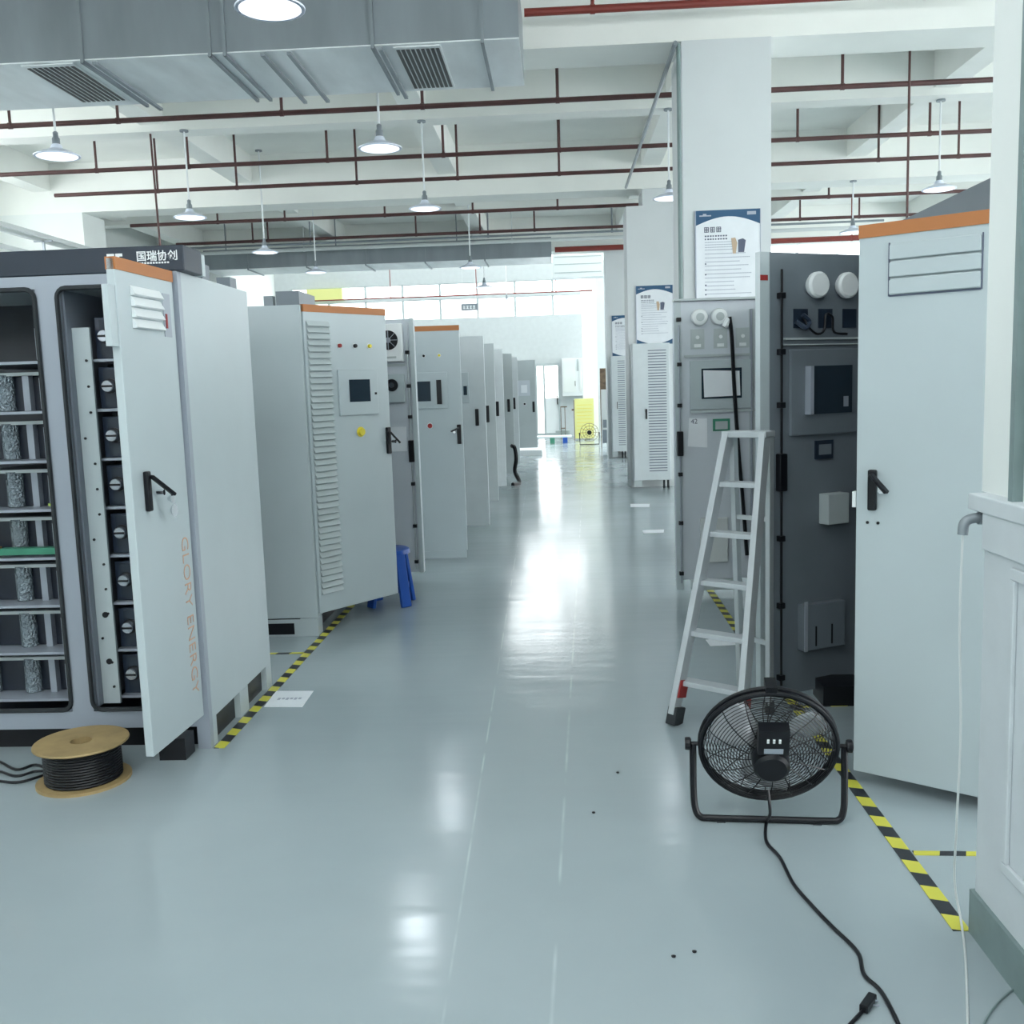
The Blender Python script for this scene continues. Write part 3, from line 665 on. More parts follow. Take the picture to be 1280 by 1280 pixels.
MB().box(-0.535, -0.521, 0.0, 0.03, 1.10, 1.16).build('catch', 'white', dr)
# far door of the same cabinet: inner face seen
ang = math.degrees(math.atan2(0.27, 0.53))
dr, a, bb = leaf(cr, -0.02, 1.545, ang, 0.60, -1, 0.04, 2.18, 'shaded_dark_grey', t=0.04, name='door')
def ux(f, w): return -w + f * w
MB().box(-0.655, -0.601, 0.0, 0.035, 0.04, 2.18).build('door_rim', 'paint', dr)
MB().box(-0.655, -0.612, -0.003, -0.0005, 2.05, 2.075).build('red_sticker', 'red', dr)
rods_on(dr, -0.545, 0.10, 2.1, (1.98, 1.72, 1.47, 0.83, 0.5, 0.14), handle=1.15, m='black')
for x in (-0.34, -0.16):
    k = MB().lathe([(0.052, -0.05), (0.062, -0.04), (0.062, -0.02), (0.05, -0.001)], (x, 0, 2.03), 'y', 24).build('smoke_detector', 'white', dr, smooth=True)
for x in (-0.42, -0.27, -0.12):
    MB().box(x - 0.042, x + 0.042, -0.006, -0.001, 1.83, 1.92).build('socket', 'navy', dr)
MB().tube(smooth_path([(-0.42, -0.02, 1.88), (-0.40, -0.04, 1.83), (-0.35, -0.04, 1.80), (-0.30, -0.03, 1.82), (-0.29, -0.03, 1.89), (-0.25, -0.03, 1.88), (-0.24, -0.03, 1.81), (-0.15, -0.02, 1.80)]), 0.006, 6).build('wiring', 'black', dr)
MB().tube(smooth_path([(-0.46, -0.02, 1.86), (-0.42, -0.04, 1.83), (-0.39, -0.03, 1.86), (-0.43, -0.03, 1.89)]), 0.012, 6).build('wiring', 'module', dr)
MB().box(-0.52, -0.03, -0.012, -0.001, 1.775, 1.785).box(-0.52, -0.03, -0.012, -0.001, 1.75, 1.755).build('ledge', 'paint_grey', dr)
f = MB().box(-0.49, -0.06, -0.02, -0.001, 1.32, 1.73).build('panel_frame', 'shaded_dark_grey', dr, bevel=0.006)
MB().box(-0.38, -0.12, -0.028, -0.0205, 1.42, 1.65).build('screen', 'screen', dr)
MB().box(-0.405, -0.385, -0.06, -0.0205, 1.42, 1.65).build('panel_hinge', 'steel', dr)
MB().box(-0.175, -0.145, -0.03, -0.0285, 1.45, 1.50).build('screen_buttons', 'steel', dr)
MB().box(-0.33, -0.22, -0.01, -0.001, 1.20, 1.29).build('socket', 'navy', dr)
MB().box(-0.31, -0.235, -0.014, -0.0105, 1.22, 1.27).build('socket_face', 'shaded_dark_grey', dr)
MB().box(-0.30, -0.17, -0.07, -0.001, 0.88, 1.03).build('junction_box', 'paint_grey', dr, bevel=0.004)
MB().box(-0.43, -0.17, -0.05, -0.001, 0.26, 0.49).build('document_holder', 'shaded_dark_grey', dr, bevel=0.004)
MB().box(-0.43, -0.41, -0.055, -0.0505, 0.26, 0.51).build('holder_edge', 'steel', dr)
MB().box(-0.36, -0.352, -0.053, -0.0505, 0.28, 0.38).box(-0.26, -0.252, -0.053, -0.0505, 0.28, 0.38).build('holder_slots', 'black', dr)
MB().box(-0.30, -0.10, 0.05, 0.25, 0.0, 0.10).build('door_support', 'black', cr, (0, 1.2, 0))

# ---- right second cabinet: inner face of open door seen
c2r = empty('control_cabinet', (1.55, 7.40, 0), 0, 'cabinet before the near pillar, open door shows two round detectors inside', 'cabinet')
shell(c2r, 0, 0.9, -1.9, 0.02, 0.06, 2.14, -1, 'paint_grey'); MB().box(0.06, 0.85, -1.85, -0.05, 0.1, 2.05).build('equipment', 'dark', c2r)
dr, a, bb = leaf(c2r, -0.012, 0.0, 3.0, 0.695, -1, 0.12, 2.17, 'inner', t=0.04)
def pu(x): return -0.695 + (x - 843) / 100.0 * 0.60
def pz(y): return 2.17 - (y - 375) / 355.0 * 2.11
MB().box(-0.69, -0.64, -0.006, 0.035, 0.045, 2.175).build('door_rim', 'paint', dr)
MB().box(-0.695, -0.02, -0.04, 0.04, 2.17, 2.185).build('top_lip', 'paint_grey', dr)
rods_on(dr, pu(849), 0.10, 2.0, [pz(v) for v in (397, 451, 501, 586, 647, 711)], T=-0.006, handle=pz(548), m='steel')
for x in (874, 898):
    MB().lathe([(0.035, -0.055), (0.055, -0.045), (0.062, -0.02), (0.05, -0.001)], (pu(x), 0, pz(395)), 'y', 24).build('smoke_detector', 'white', dr, smooth=True)
    MB().lathe([(0.03, -0.0585), (0.03, -0.0555)], (pu(x), 0, pz(395)), 'y', 16).build('detector_grille', 'paint_grey', dr)
for x in (872, 900, 927):
    MB().box(pu(x) - 0.05, pu(x) + 0.05, -0.005, -0.001, pz(433), pz(409)).build('socket', 'paint_grey', dr)
    MB().lathe([(0.014, -0.012), (0.014, -0.0055)], (pu(x), 0, pz(419)), 'y', 12).build('socket_pin', 'white', dr)
    MB().box(pu(x) - 0.025, pu(x) + 0.025, -0.006, -0.0055, pz(431), pz(427)).build('socket_label', 'white', dr)
MB().box(pu(856), pu(940), -0.015, -0.001, pz(443), pz(440)).build('ledge', 'paint_grey', dr)
screen_on(dr, pu(862), pu(939), pz(507), pz(447), pu(876), pu(925), pz(494), pz(457), 'paint', 'screen')
MB().prism([(pu(879), pz(492)), (pu(923), pz(491)), (pu(922), pz(461)), (pu(878), pz(459))], -0.026, -0.023).build('paper_sheet', 'paper', dr)
MB().box(pu(862), pu(942), -0.02, -0.001, pz(511), pz(507.5)).build('lower_ledge', 'paint_grey', dr)
nb = MB().prism([(pu(859), pz(552)), (pu(883), pz(554)), (pu(883), pz(518)), (pu(861), pz(517))], -0.004, -0.001).build('note_sheet', 'paper', dr)
text('handwriting', '42', 0.05, 'ink', dr, (pu(863), -0.005, pz(524)), (PI / 2, 0, 0))
MB().box(pu(890), pu(911), -0.006, -0.001, pz(534), pz(519)).build('socket', 'green', dr)
MB().box(pu(893), pu(908), -0.009, -0.0065, pz(532), pz(522)).build('socket_face', 'paint_grey', dr)
cable = smooth_path([(pu(909), -0.06, pz(396)), (pu(912), -0.05, pz(420)), (pu(915), -0.04, pz(480)), (pu(920), -0.04, pz(560)), (pu(925), -0.04, pz(620)), (pu(930), -0.04, pz(690))])
MB().tube(cable, 0.014, 8).build('hose', 'black', dr)
MB().tube([(pu(909), -0.05, pz(398)), (pu(903), -0.05, pz(408))], 0.022, 8).build('hose_fitting', 'white', dr)
MB().box(pu(862), pu(925), -0.03, 0.03, 0.04, 0.12).build('lower_skirt', 'paint_grey', dr)
MB().box(pu(873), pu(907), -0.03, -0.001, pz(698), pz(642)).build('document_pocket', 'wire_white', dr, bevel=0.004)
MB().tube([(pu(937), -0.012, 2.1), (pu(937), -0.012, 0.2)], 0.01, 6).build('hinge_rod', 'steel', dr)
MB().box(pu(935), pu(941), -0.002, 0.0, 0.3, 2.1).build('hinge_strip', 'paint_grey', dr)
MB().box(0.02, 0.88, -1.85, -0.02, 0.0, 0.06).build('plinth', 'black', c2r)

# ---- louvred lockers standing before the second and third pillars
for (x0, x1, y, z0, n, lab) in ((1.10, 1.66, 14.95, 0.13, 44, 'white narrow locker with full height louvres before the second pillar'),
                               (1.125, 1.44, 21.35, 0.14, 40, 'small distant louvred locker before the third pillar')):
    r = empty('louvred_locker', (x0, y, 0), 0, lab, 'locker')
    MB().box(0, x1 - x0, 0.02, 0.30, z0, 2.165).build('body', 'paint_brightened', r, bevel=0.004)
    dr, a, bb = leaf(r, 0.01, 0.0, 0, x1 - x0 - 0.02, 1, z0, 2.165, 'paint_brightened', t=0.018)
    wd = x1 - x0
    louvre_on(dr, wd * 0.40 - .0, wd * 0.88, z0 + 0.12, 2.08, n, 'ink', slot=0.006)
    MB().box(wd * 0.32, wd * .36, -0.02, -0.001, 1.05, 1.20).build('handle', 'black', dr)
    MB().box(0.0, 0.12, 0.0, 0.25, 0.04, z0).build('foot_block', 'paint_grey', r)
    for cx in (wd - 0.1, wd - 0.04): MB().lathe([(0.035, -0.015), (0.035, 0.015)], (cx, 0.1, 0.035), 'x', 14).box(cx - 0.015, cx + 0.015, 0.08, 0.12, 0.05, z0).build('caster', 'rubber', r)
tag(MB().box(0, 0.1, 0, 0.18, 0, 2.0).box(0.02, 0.08, -0.05, 0, 0.3, 0.5).box(0.0, 0.09, -0.04, 0, 1.1, 1.2).build('dark_gap_block', 'dark', loc=(1.47, 21.38, 0.02)), 'dark upright filling the gap behind the small distant louvred locker', 'rack')  # dark block standing in for the gap beside the locker

# ------------------------------------------------------------------ posters on the pillars
def poster(x0, x1, y, z0, z1, lab, foot):
    w = x1 - x0; h = z1 - z0
    r = MB().box(0, w, -0.012, 0, 0, h).build('notice_poster', 'paper', loc=(x0, y, z0)); tag(r, lab, 'poster', 'framed notices on the aisle pillars')
    arc = [(0, h), (0, h - 0.125)] + [(w * t, h - 0.125 + 0.085 * math.sin(PI * t)) for t in [k / 12 for k in range(1, 12)]] + [(w, h - 0.11), (w, h)]
    # upper band as quads
    b = MB()
    n = 16
    for k in range(n):
        t0, t1 = k / n, (k + 1) / n
        f_ = lambda t: h - 0.13 + 0.075 * math.sin(PI * min(1, t * 0.96 + .02))
        b.prism([(w * t0, f_(t0)), (w * t1, f_(t1)), (w * t1, h), (w * t0, h)], -0.0145, -0.0125)
    b.build('blue_header', 'blue_head', r)
    MB().box(0.03, 0.13, -0.0165, -0.015, h - 0.05, h - 0.04).box(0.06, 0.09, -0.0165, -0.015, h - 0.04, h - 0.028).box(w - 0.11, w - 0.035, -0.0165, -0.015, h - 0.048, h - 0.02).build('header_mark', 'ink_light', r)
    if foot:
        b = MB()
        for k in range(n):
            t0, t1 = k / n, (k + 1) / n; f_ = lambda t: 0.075 * (1 - math.sin(PI * t)) ** 1.0 + 0.004
            b.prism([(w * t0, 0), (w * t1, 0), (w * t1, f_(t1)), (w * t0, f_(t0))], -0.0145, -0.0125)
        b.build('blue_footer', 'blue_head', r)
    b = MB(); rnd = random.Random(3)
    # bold title: three block characters made of strokes
    tx = 0.07
    for k in range(3):
        X = tx + k * 0.052; Z = h - 0.185
        for q in range(4): b.box(X, X + 0.042 * rnd.uniform(0.7, 1), -0.014, -0.0125, Z + q * 0.013, Z + q * 0.013 + 0.006)
        for q in range(3): b.box(X + q * 0.017, X + q * 0.017 + 0.006, -0.014, -0.0125, Z, Z + 0.045)
    for row, (zz, n_, s_) in enumerate(((h - 0.222, 9, .016), (h - 0.248, 9, .016))):
        for k in range(n_):
            b.box(0.075 + k * 0.022, 0.075 + k * 0.022 + s_ * rnd.uniform(.7, 1), -0.014, -0.0125, zz, zz + 0.012)
    b.build('title_print', 'ink', r)
    b = MB(); z = h - 0.272
    while z > (0.13 if foot else 0.03):
        k = int((h - z) / 0.045)
        x = 0.075
        L = rnd.uniform(0.22, 0.40) if z < h - 0.36 else 0.23
        while x < 0.075 + L:
            b.box(x, x + 0.009, -0.014, -0.0125, z, z + 0.007); x += 0.0125
        z -= 0.021 if z > h - 0.33 else 0.034
    b.build('body_print', 'ink_light', r)
    b = MB()
    for zz in (h - 0.45, h - 0.54, h - 0.63, h - 0.67, h - 0.71):
        if zz > 0.05: b.lathe([(0.007, -0.0145), (0.007, -0.0125)], (0.08, 0, zz), 'y', 8)
    b.build('bullets', 'ink', r)
    MB().prism([(0.36, h - 0.36), (0.41, h - 0.36), (0.425, h - 0.26), (0.40, h - 0.245), (0.36, h - 0.255)], -0.0145, -0.0125).build('picture_dark', 'ink', r)
    MB().prism([(0.315, h - 0.37), (0.34, h - 0.37), (0.352, h - 0.28), (0.335, h - 0.235), (0.30, h - 0.24), (0.305, h - 0.28)], -0.0145, -0.0125).build('picture_light', 'skin', r)
    MB().box(-0.008, 0, -0.016, 0, 0, h).box(w, w + 0.006, -0.016, 0, 0, h).build('frame', 'ink_light', r)
poster(1.22, 1.767, 8.875, 2.10, 3.045, 'blue headed notice on near pillar, largest of the three posters', False)
poster(1.20, 1.745, 15.275, 2.16, 3.03, 'blue headed notice above the louvred locker on second pillar', True)
poster(1.18, 1.70, 21.695, 2.17, 3.03, 'smallest blue headed notice, on the third pillar', True)

# ------------------------------------------------------------------ step ladder
FL, FR = Vector((0.50, 4.53, 0)), Vector((0.775, 4.32, 0))
wd = (FR - FL).normalized(); bk = Vector((-wd.y, wd.x, 0))
TC = Vector((0.843, 4.655, 1.345)); TL = TC - wd * 0.07; TR = TC + wd * 0.115
ctr = (FL + FR) / 2
lad = empty('step_ladder', (ctr.x, ctr.y, 0), 0, 'aluminium step ladder with red braces beside the black floor fan', 'ladder')
o0 = Vector((ctr.x, ctr.y, 0))
def rail(p, q, name, w=0.065, h=0.03, m='alu'):
    MB().bar(p - o0, q - o0, w, h, up=tuple(wd)).build(name, m, lad, bevel=0.003)
rail(FL + Vector((0, 0, 0.05)), TL, 'rail'); rail(FR + Vector((0, 0, 0.05)), TR, 'rail')
BL = TL + bk * 0.18 + Vector((0, 0, -1.335)) - wd * 0.03; BR = TR + bk * 0.09 + Vector((0, 0, -1.335)) - wd * 0.02
rail(BL + Vector((0, 0, 0.03)), TL + bk * 0.05, 'rear_rail', 0.045, 0.024, 'alu_side'); rail(BR + Vector((0, 0, 0.03)), TR + bk * 0.05, 'rear_rail', 0.045, 0.024, 'alu_side')
for zf in (0.25, 0.7):
    p = BL.lerp(TL + bk * 0.05, zf); q = BR.lerp(TR + bk * 0.05, zf); MB().bar(p - o0, q - o0, 0.02, 0.02).build('rear_brace', 'alu_side', lad)
for z in (0.195, 0.425, 0.66, 0.885, 1.115):
    t = (z) / 1.345; p = FL.lerp(TL, t) + bk * 0.02; q = FR.lerp(TR, t) + bk * 0.02
    MB().bar(p - o0, q - o0, 0.075, 0.024).build('step', 'alu', lad, bevel=0.003)
MB().bar(TL - wd * 0.02 - o0 + bk * 0.02, TR + wd * 0.02 - o0 + bk * 0.02, 0.10, 0.03).build('top_step', 'alu', lad, bevel=0.005)
for P, Q in ((FL, TL), (FR, TR)):
    a = P - o0; dn = (Q - P).normalized()
    MB().bar(a + dn * 0.0 + Vector((0, 0, 0.0)), a + dn * 0.085, 0.08, 0.052, up=tuple(wd)).build('rubber_foot', 'rubber', lad, bevel=0.005)
    MB().bar(a + dn * 0.13, a + dn * 0.215, 0.072, 0.037, up=tuple(wd)).build('red_brace', 'red', lad, bevel=0.003)
for P in (BL, BR):
    a = P - o0; MB().box(a.x - 0.02, a.x + 0.02, a.y - 0.02, a.y + 0.02, 0.0, 0.06).build('rubber_foot', 'rubber', lad)

# ------------------------------------------------------------------ black floor fan
FC = Vector((0.722, 3.49, 0)); CZ = 0.285
fan = empty('floor_fan', tuple(FC), math.radians(-5), 'black drum floor fan on U stand in front of the step ladder', 'fan')
hub = empty('x', (0, 0, 0)); bpy.data.objects.remove(hub)
TR_ = Matrix.Translation((0, 0, CZ)) @ Matrix.Rotation(math.radians(20), 4, 'X')   # local -y = rear towards camera, tipped down
def fpart(mb, name, m, smooth=False, parent=fan):
    for v in mb.bm.verts: v.co = TR_ @ v.co
    return mb.build(name, m, parent, smooth=smooth)
def circ(r, y, n=48): return [(r * math.cos(2 * PI * k / n), y, r * math.sin(2 * PI * k / n)) for k in range(n)]
R = 0.24
fpart(MB().tube(circ(R, -0.014), 0.010, 8, closed=True).tube(circ(R, 0.014), 0.010, 8, closed=True), 'rim', 'black', True)
fpart(MB().lathe([(R - 0.002, -0.03), (R - 0.002, 0.055)], ax='y', n=48), 'drum_ring', 'black') if False else None
def grille(ysign, name):
    g = MB()
    for k in range(17):
        r = 0.065 + (R - 0.065) * k / 17.0; t = r / R
        y = ysign * (0.014 + 0.055 * math.sqrt(max(0, 1 - t * t)))
        g.tube(circ(r, y, 40), 0.0016, 4, closed=True)
    for k in range(16):
        a = 2 * PI * k / 16; pts = []
        for j in range(7):
            r = 0.05 + (R - 0.05) * j / 6.0; t = r / R; y = ysign * (0.015 + 0.055 * math.sqrt(max(0, 1 - t * t)))
            pts.append((r * math.cos(a + 0.25 * (1 - t)), y, r * math.sin(a + 0.25 * (1 - t))))
        g.tube(pts, 0.0023, 4)
    return fpart(g, name, 'black')
grille(-1, 'rear_grille'); grille(1, 'front_grille')
fpart(MB().lathe([(0.05, -0.135), (0.062, -0.125), (0.066, -0.10), (0.066, -0.03), (0.05, 0.02)], ax='y', n=28), 'motor_housing', 'black', True)
fpart(MB().lathe([(0.0, 0.07), (0.04, 0.065), (0.05, 0.02), (0.05, -0.02)], ax='y', n=20), 'hub', 'black', True)
for k in range(3):
    bl = MB(); a0 = 2 * PI * k / 3 + 0.5; rows = []
    for j in range(7):
        r = 0.05 + 0.165 * j / 6; wdt = 0.55 - 0.12 * abs(j / 6 - 0.6); row = []
        for q in range(7):
            a = a0 + wdt * (q / 6 - 0.5) * 2.0 * (0.75 + 0.25 * math.sin(PI * j / 6)); y = 0.02 - 0.035 * (q / 6 - 0.5) * 2
            row.append(bl.bm.verts.new((r * math.cos(a), y, r * math.sin(a))))
        rows.append(row)
    for A, B in zip(rows, rows[1:]):
        for q in range(6): bl.bm.faces.new((A[q], A[q + 1], B[q + 1], B[q]))
    o = fpart(bl, 'blade', 'blade', True); sd = o.modifiers.new('solid', 'SOLIDIFY'); sd.thickness = 0.003
cb = fpart(MB().box(-0.05, 0.055, -0.125, -0.075, 0.06, 0.165), 'control_box', 'black')
bt = MB()
for k in range(3): bt.box(-0.022 + k * 0.02, -0.014 + k * 0.02, -0.13, -0.1255, 0.115, 0.13)
fpart(bt, 'switch_buttons', 'white', parent=cb)
fpart(MB().box(-0.03, 0.035, -0.128, -0.1255, 0.068, 0.088), 'rating_label', 'steel', parent=cb)
fpart(MB().box(-0.02, 0.02, -0.02, 0.04, R + 0.004, R + 0.03), 'carry_handle', 'black')
KX = 0.267
st = MB().tube(smooth_path([(-KX, 0.0, CZ), (-KX, -0.01, 0.12), (-0.262, -0.02, 0.05), (-0.245, -0.025, 0.018), (-0.2, -0.025, 0.013), (0, -0.025, 0.013), (0.2, -0.025, 0.013), (0.245, -0.025, 0.018), (0.262, -0.02, 0.05), (KX, -0.01, 0.12), (KX, 0.0, CZ)]), 0.0125, 10)
0 and st.tube(smooth_path([(-0.235, -0.022, 0.014), (-0.2, 0.1, 0.013), (-0.12, 0.16, 0.013), (0.12, 0.16, 0.013), (0.2, 0.1, 0.013), (0.235, -0.022, 0.014)]), 0.009, 8)
st.build('stand', 'black', fan, smooth=True)
for s in (-1, 1):
    MB().lathe([(0.022, 0.0), (0.024, 0.006), (0.024, 0.018), (0.018, 0.022)], (s * KX - 0.011 + s * 0.018, 0, CZ), 'x', 14).tube([(s * (R - 0.01), 0, CZ), (s * (KX + 0.01), 0, CZ)], 0.008, 8).build('knob', 'black', fan)
    MB().box(s * 0.17 - 0.015, s * 0.17 + 0.015, -0.037, -0.013, 0.0, 0.006).build('rubber_pad', 'rubber', fan)

# ------------------------------------------------------------------ floor items
def fl(px, py, z=0.0):
    d = rot @ Vector((px - 640, 640 - py, -F)); t = (z - 1.6) / d.z; return Vector((d.x * t, d.y * t, z))
fcab = [(0.70, 3.385, 0.16), (0.705, 3.37, 0.08)] + [tuple(fl(x, y, 0.006)) for x, y in ((958, 1028), (958, 1052), (975, 1072), (992, 1105), (1018, 1135), (1040, 1158), (1072, 1190), (1080, 1218), (1102, 1240), (1125, 1285), (1140, 1330))]
tag(MB().tube(smooth_path(fcab), 0.0058, 8).build('trailing_cable', 'black', smooth=True), 'black power cord snaking from the floor fan to the foreground', 'cord')
pl = empty('plug_cord', tuple(fl(1085, 1256)), 0, 'black cord with plug lying on the floor at the bottom edge', 'cord')
o1 = fl(1085, 1256)
MB().tube([p - o1 for p in smooth_path([tuple(fl(1080, 1262, .008)), tuple(fl(1068, 1275, .006)), tuple(fl(1055, 1290, .006)), tuple(fl(1040, 1320, .006))])], 0.005, 8).build('cord', 'black', pl, smooth=True)
MB().bar(fl(1079, 1262, .013) - o1, fl(1091, 1245, .013) - o1, 0.022, 0.02).build('plug', 'black', pl, bevel=0.003)
MB().bar(fl(1091, 1249, .012) - o1, fl(1097, 1252, .012) - o1, 0.004, 0.004).bar(fl(1088, 1256, .008) - o1, fl(1099, 1257, .008) - o1, 0.004, 0.003).build('prong', 'steel', pl)
# hazard tape
def tape(label, p, q, w=0.045):
    p = Vector((*p, 0)); q = Vector((*q, 0)); L = (q - p).length; ang = math.atan2(-(q.x - p.x), q.y - p.y)
    tag(MB().box(-w / 2, w / 2, 0, L, 0.0005, 0.0025).build('hazard_tape', 'tape', loc=tuple(p), rz=ang), label, 'tape', 'black and yellow hazard tape on the floor')
tape('long hazard tape line along the foot of the left cabinets', (-1.595, 4.30), (-1.60, 7.6), 0.05)
tape('hazard tape line running from right foreground past the fan', (1.12, 2.74), (1.115, 5.6), 0.05)
tape('hazard tape line on floor seen through the ladder rungs', (1.10, 6.1), (1.12, 7.6), 0.05)
tape('short hazard tape branching right off the line behind the fan', (1.15, 3.22), (1.36, 3.21), 0.03)
tape('short hazard tape between the two nearest left cabinets', (-1.62, 5.93), (-1.95, 5.93), 0.03)
tape('short hazard tape under the dark inner door on the right', (1.12, 4.75), (1.45, 4.77), 0.03)
def sheet(label, pxs, group=None):
    ps = [fl(x, y) for x, y in pxs]; c = sum(ps, Vector()) / 4
    o = MB().prism_h([(p.x - c.x, p.y - c.y) for p in ps], 0.0006, 0.0022).build('paper_sheet', 'paper', loc=tuple(c)); tag(o, label, 'paper')
    return o
s1 = sheet('white paper sheet on floor beside the left hazard tape', ((330, 884), (378, 884), (392, 864), (345, 864)))
b = MB()
for k in range(6): b.box(-0.06 + k * 0.022, -0.045 + k * 0.022, -0.02 + 0.008 * (k % 2), 0.015, 0.0023, 0.0028)
b.build('print', 'ink_light', s1)
sheet('white paper sheet on floor behind the ladder legs', ((888, 808), (930, 806), (915, 796), (882, 800)))
sheet('small white paper scrap on floor by louvred locker', ((788, 634), (812, 634), (812, 630), (788, 630)))
sheet('crumpled white paper strip right of aisle on floor', ((804, 667), (830, 666), (830, 662), (803, 663)))
# spool of cable
sp = empty('cable_spool', (-2.055, 3.95, 0), 0, 'cable spool with round tan flanges lying before battery cabinet', 'spool')
MB().lathe([(0.05, 0.165), (0.19, 0.165), (0.192, 0.168), (0.19, 0.175), (0.05, 0.175)], n=40, cap=False).build('top_flange', 'wood', sp, smooth=True)
MB().lathe([(0.0, 0.0), (0.19, 0.0), (0.19, 0.012), (0.05, 0.012)], n=40).build('bottom_flange', 'wood', sp, smooth=True)
MB().lathe([(0.05, 0.012), (0.05, 0.174), (0.044, 0.174), (0.044, 0.013)], n=24, cap=False).build('core', 'wood', sp)
b = MB()
for j in range(13):
    b.tube([(0.150 * math.cos(2 * PI * k / 32), 0.150 * math.sin(2 * PI * k / 32), 0.02 + j * 0.0115) for k in range(32)], 0.0062, 6, closed=True)
b.lathe([(0.149, 0.013), (0.149, 0.164)], n=32, cap=False).build('wound_cable', 'black', sp)
b = MB()
for off in (0, 8, 16): b.tube(smooth_path([tuple(fl(70, 966 - off * .2, .008)), tuple(fl(45, 956 + off, .008)), tuple(fl(20, 962 + off, .008)), tuple(fl(-10, 950 + off * 1.6, .008)), tuple(fl(-60, 960 + off, .008))]), 0.006, 6)
tag(b.build('loose_cable', 'black', smooth=True), 'loops of black cable on the floor left of the spool', 'cable')
tag(MB().box(-0.07, 0.05, -0.05, 0.06, 0, 0.10).build('door_prop', 'black', loc=(-1.745, 4.21, 0)), 'small black block on floor under the lettered door', 'block')
# blue stool
stl = empty('plastic_stool', (-1.30, 7.30, 0), 0, 'bright blue plastic stool half hidden behind the louvred cabinet door', 'stool')
MB().lathe([(0.0, 0.43), (0.13, 0.43), (0.15, 0.42), (0.155, 0.39), (0.145, 0.39), (0.14, 0.41), (0.0, 0.415)], n=28).build('seat', 'blue', stl, smooth=True)
for k in range(4):
    a = PI / 4 + k * PI / 2; c, s_ = math.cos(a), math.sin(a)
    MB().bar((0.12 * c, 0.12 * s_, 0.41), (0.185 * c, 0.185 * s_, 0.0), 0.085, 0.03, up=(c, s_, 0.2)).build('leg', 'blue', stl, bevel=0.008)
b = MB()
for k in range(4):
    a = PI / 4 + k * PI / 2; a2 = a + PI / 2; b.bar((0.165 * math.cos(a), 0.165 * math.sin(a), 0.13), (0.165 * math.cos(a2), 0.165 * math.sin(a2), 0.13), 0.02, 0.045)
b.build('stretcher', 'blue', stl)
# wall fitting and hanging wire
ft = empty('pipe_elbow', (1.14, 2.72, 1.2), 0, 'grey pipe elbow sticking out of the right partition corner', 'pipe fitting')
MB().tube(smooth_path([(0.03, 0.03, 0.0), (-0.01, 0.035, 0.0), (-0.035, 0.035, -0.012), (-0.04, 0.035, -0.045)]), 0.014, 12).build('elbow', 'galv', ft, smooth=True)
MB().lathe([(0.018, 0.0), (0.018, 0.012)], (0, 0.035, 0), 'x', 12).build('collar', 'galv', ft)
tag(MB().tube(smooth_path([(1.10, 2.755, 1.155), (1.10, 2.76, 0.9), (1.11, 2.76, 0.6), (1.105, 2.76, 0.3), (1.12, 2.80, 0.12), (1.125, 2.76, 0.02), tuple(fl(1207, 1200, .004)), tuple(fl(1210, 1290, .004)), tuple(fl(1212, 1340, .004))]), 0.0035, 6).build('wire', 'wire_white', smooth=True), 'thin white wire hanging from the elbow down onto the floor', 'wire')
tag(MB().tube(smooth_path([tuple(fl(1282, 1228, .004)), tuple(fl(1262, 1240, .004)), tuple(fl(1240, 1262, .004)), tuple(fl(1225, 1290, .004))]), 0.003, 6).build('wire', 'base_green', smooth=True), 'thin grey wire on the floor in bottom right corner', 'wire')
for px, py, lb in ((772, 966, 'tiny dark crumb on the floor nearest the fan, left of its stand'), (742, 1016, 'tiny dark crumb farthest left on the open floor'), (842, 1196, 'tiny dark crumb lower on floor, left one of the close pair'), (868, 1190, 'tiny dark crumb lower on floor, right one of the close pair')):
    p = fl(px, py); tag(MB().lathe([(0.006, 0), (0.007, 0.003), (0.0, 0.006)], n=8).build('debris_crumb', 'black', loc=tuple(p)), lb, 'crumb', 'dark crumbs on the floor')

# ------------------------------------------------------------------ far end
ks = empty('floor_fan', (0.78, 26.2, 0), 0, 'small distant black floor fan in front of yellow cabinet', 'fan')
b = MB()
for r in (0.1, 0.17, 0.24): b.tube([(r * math.cos(2 * PI * k / 24), 0, 0.33 + r * math.sin(2 * PI * k / 24)) for k in range(24)], 0.006, 5, closed=True)
for k in range(12):
    a = k * PI / 6; b.tube([(0, 0, 0.33), (0.24 * math.cos(a), 0, 0.33 + 0.24 * math.sin(a))], 0.004, 4)
b.build('grille', 'brown', ks)
MB().lathe([(0.06, -0.08), (0.06, 0.05)], (0, 0, 0.33), 'y', 14).build('motor_housing', 'black', ks)
MB().tube([(-0.26, 0, 0.33), (-0.25, 0, 0.02), (0.25, 0, 0.02), (0.26, 0, 0.33)], 0.015, 6).build('stand', 'black', ks)
yc = empty('yellow_cabinet', (0.72, 28.6, 0), 0, 'pale yellow steel cabinet at the far end of the aisle', 'cabinet')
MB().box(-0.27, 0.27, 0, 0.5, 0.05, 1.18).build('body', 'pale_yellow', yc)
b = MB()
for k in range(9): b.box(-0.22, 0.22, -0.006, -0.001, 0.2 + k * 0.1, 0.21 + k * 0.1)
b.build('ribs', 'yellow', yc); MB().box(-0.30, -0.28, -0.02, 0.02, 0, 1.15).box(-0.36, -0.30, -0.02, 0.02, 0.85, 0.9).build('side_post', 'brown', yc)
wcab = empty('wall_cupboard', (0.45, 30.6, 1.25), 0, 'white glass fronted wall cupboard right of far door', 'cupboard')
MB().box(-0.33, 0.62, 0, 0.38, 0, 1.15).build('body', 'white', wcab)
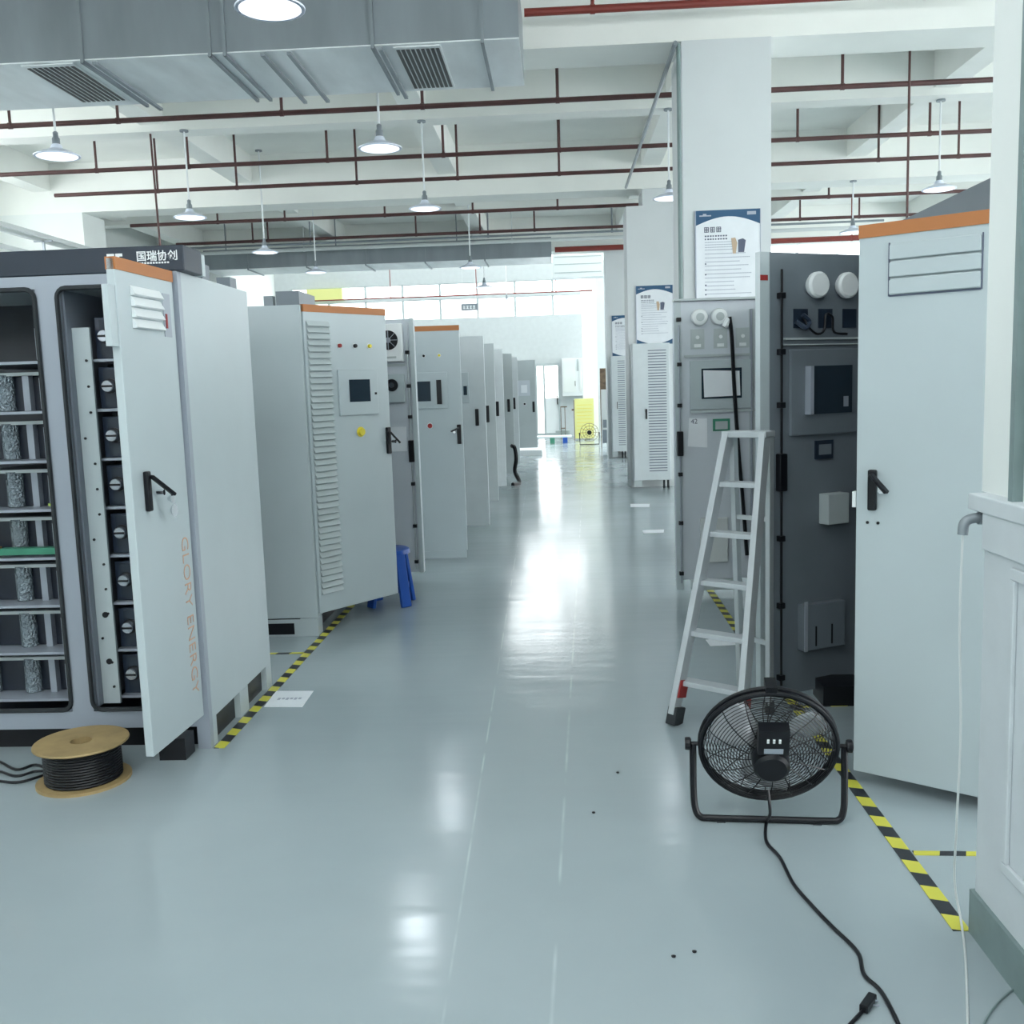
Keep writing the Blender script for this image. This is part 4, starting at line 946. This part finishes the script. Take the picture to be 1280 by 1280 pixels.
for x in (-0.29, 0.20):
    dd = MB().box(x, x + 0.38, -0.02, -0.001, 0.12, 1.08).build('door', 'wall', wcab); MB().box(x + 0.345, x + 0.36, -0.035, -0.0205, 0.3, 0.45).build('handle', 'black', dd)
MB().box(0.12, 0.17, -0.01, -0.001, 0.75, 1.1).build('gap_panel', 'paint_grey', wcab)
bn = empty('low_bench', (-0.12, 27.4, 0), 0, 'low white bench with green and blue feet at the far end', 'bench')
MB().box(-0.7, 0.45, 0, 0.5, 0.16, 0.2).build('top', 'white', bn)
MB().box(-0.15, -0.02, 0.0, 0.1, 0, 0.16).build('leg', 'green', bn); MB().box(0.2, 0.33, 0.0, 0.1, 0, 0.16).build('leg', 'blue', bn)
MB().box(-0.68, -0.6, 0.0, 0.1, 0, 0.16).build('leg', 'white', bn)
tag(MB().box(-0.5, 0.2, 0, 1.2, 0, 0.12).build('foam_board', 'white', loc=(-0.62, 22.9, 0)), 'flat white foam board on floor beside the end cabinet', 'board')
rk = empty('trolley', (0.18, 29.6, 0), 0, 'small brown metal trolley left of the yellow cabinet', 'trolley')
MB().box(-0.14, -0.12, 0, 0.02, 0, 0.95).box(-0.02, 0.0, 0, 0.02, 0, 0.95).box(-0.14, 0.06, 0, 0.3, 0.93, 0.96).box(-0.121, -0.019, 0.005, 0.015, 0.3, 0.33).build('frame', 'brown', rk); MB().box(-0.3, 0.12, 0, 0.35, 0.1, 0.25).build('tray', 'paint_grey', rk)
pt = empty('wooden_rack', (1.12, 24.9, 0), 0, 'brown cluttered rack left of the distant louvred locker', 'rack')
MB().box(-0.09, -0.07, 0, 0.03, 0, 1.95).box(0.10, 0.12, 0, 0.03, 0, 1.95).box(-0.09, 0.12, 0, 0.03, 1.93, 1.97).box(-0.075, 0.105, 0.02, 0.03, 1.45, 1.94).build('frame', 'brown', pt)
MB().box(-0.05, 0.08, 0, 0.2, 0.12, 0.45).box(-0.03, 0.09, 0, 0.2, 0.5, 0.7).build('bin', 'shaded_dark_grey', pt); MB().box(-0.07, 0.10, 0.03, 0.05, 0.45, 1.45).build('back_sheet', 'wire_white', pt)
sg = MB().box(-0.25, 0.25, 0, 0.04, 0, 0.2).build('hanging_sign', 'shaded_dark_grey', loc=(-2.6, 30.2, 3.9)); tag(sg, 'small dark sign with white characters hung before far windows', 'sign')
b = MB()
for k in range(4):
    X = -0.2 + k * 0.10
    b.box(X, X + 0.075, -0.004, -0.0005, 0.05, 0.065).box(X, X + 0.075, -0.004, -0.0005, 0.09, 0.10).box(X, X + 0.075, -0.004, -0.0005, 0.125, 0.14).box(X + 0.03, X + 0.045, -0.004, -0.0005, 0.065, 0.14)
b.build('characters', 'white', sg); MB().box(-0.2, -0.19, 0.01, 0.02, 0.2, 4.3).box(0.19, 0.2, 0.01, 0.02, 0.2, 4.3).build('hanger', 'wire_white', sg)
vb = MB().box(-1.0, 0.25, 0, 0.5, 0, 0.55).box(-0.9, -0.86, 0.2, 0.24, 0.55, 3.95).box(0.1, 0.14, 0.2, 0.24, 0.55, 3.95).build('louvred_housing', 'white', loc=(0.93, 25.0, 4.22)); tag(vb, 'white boxed housing with long slots above the far aisle', 'housing')
MB().box(-0.95, 0.2, -0.01, -0.001, 0.10, 0.12).box(-0.95, 0.2, -0.01, -0.001, 0.30, 0.32).box(-0.95, 0.2, -0.01, -0.001, 0.48, 0.50).build('slots', 'paint_grey', vb)
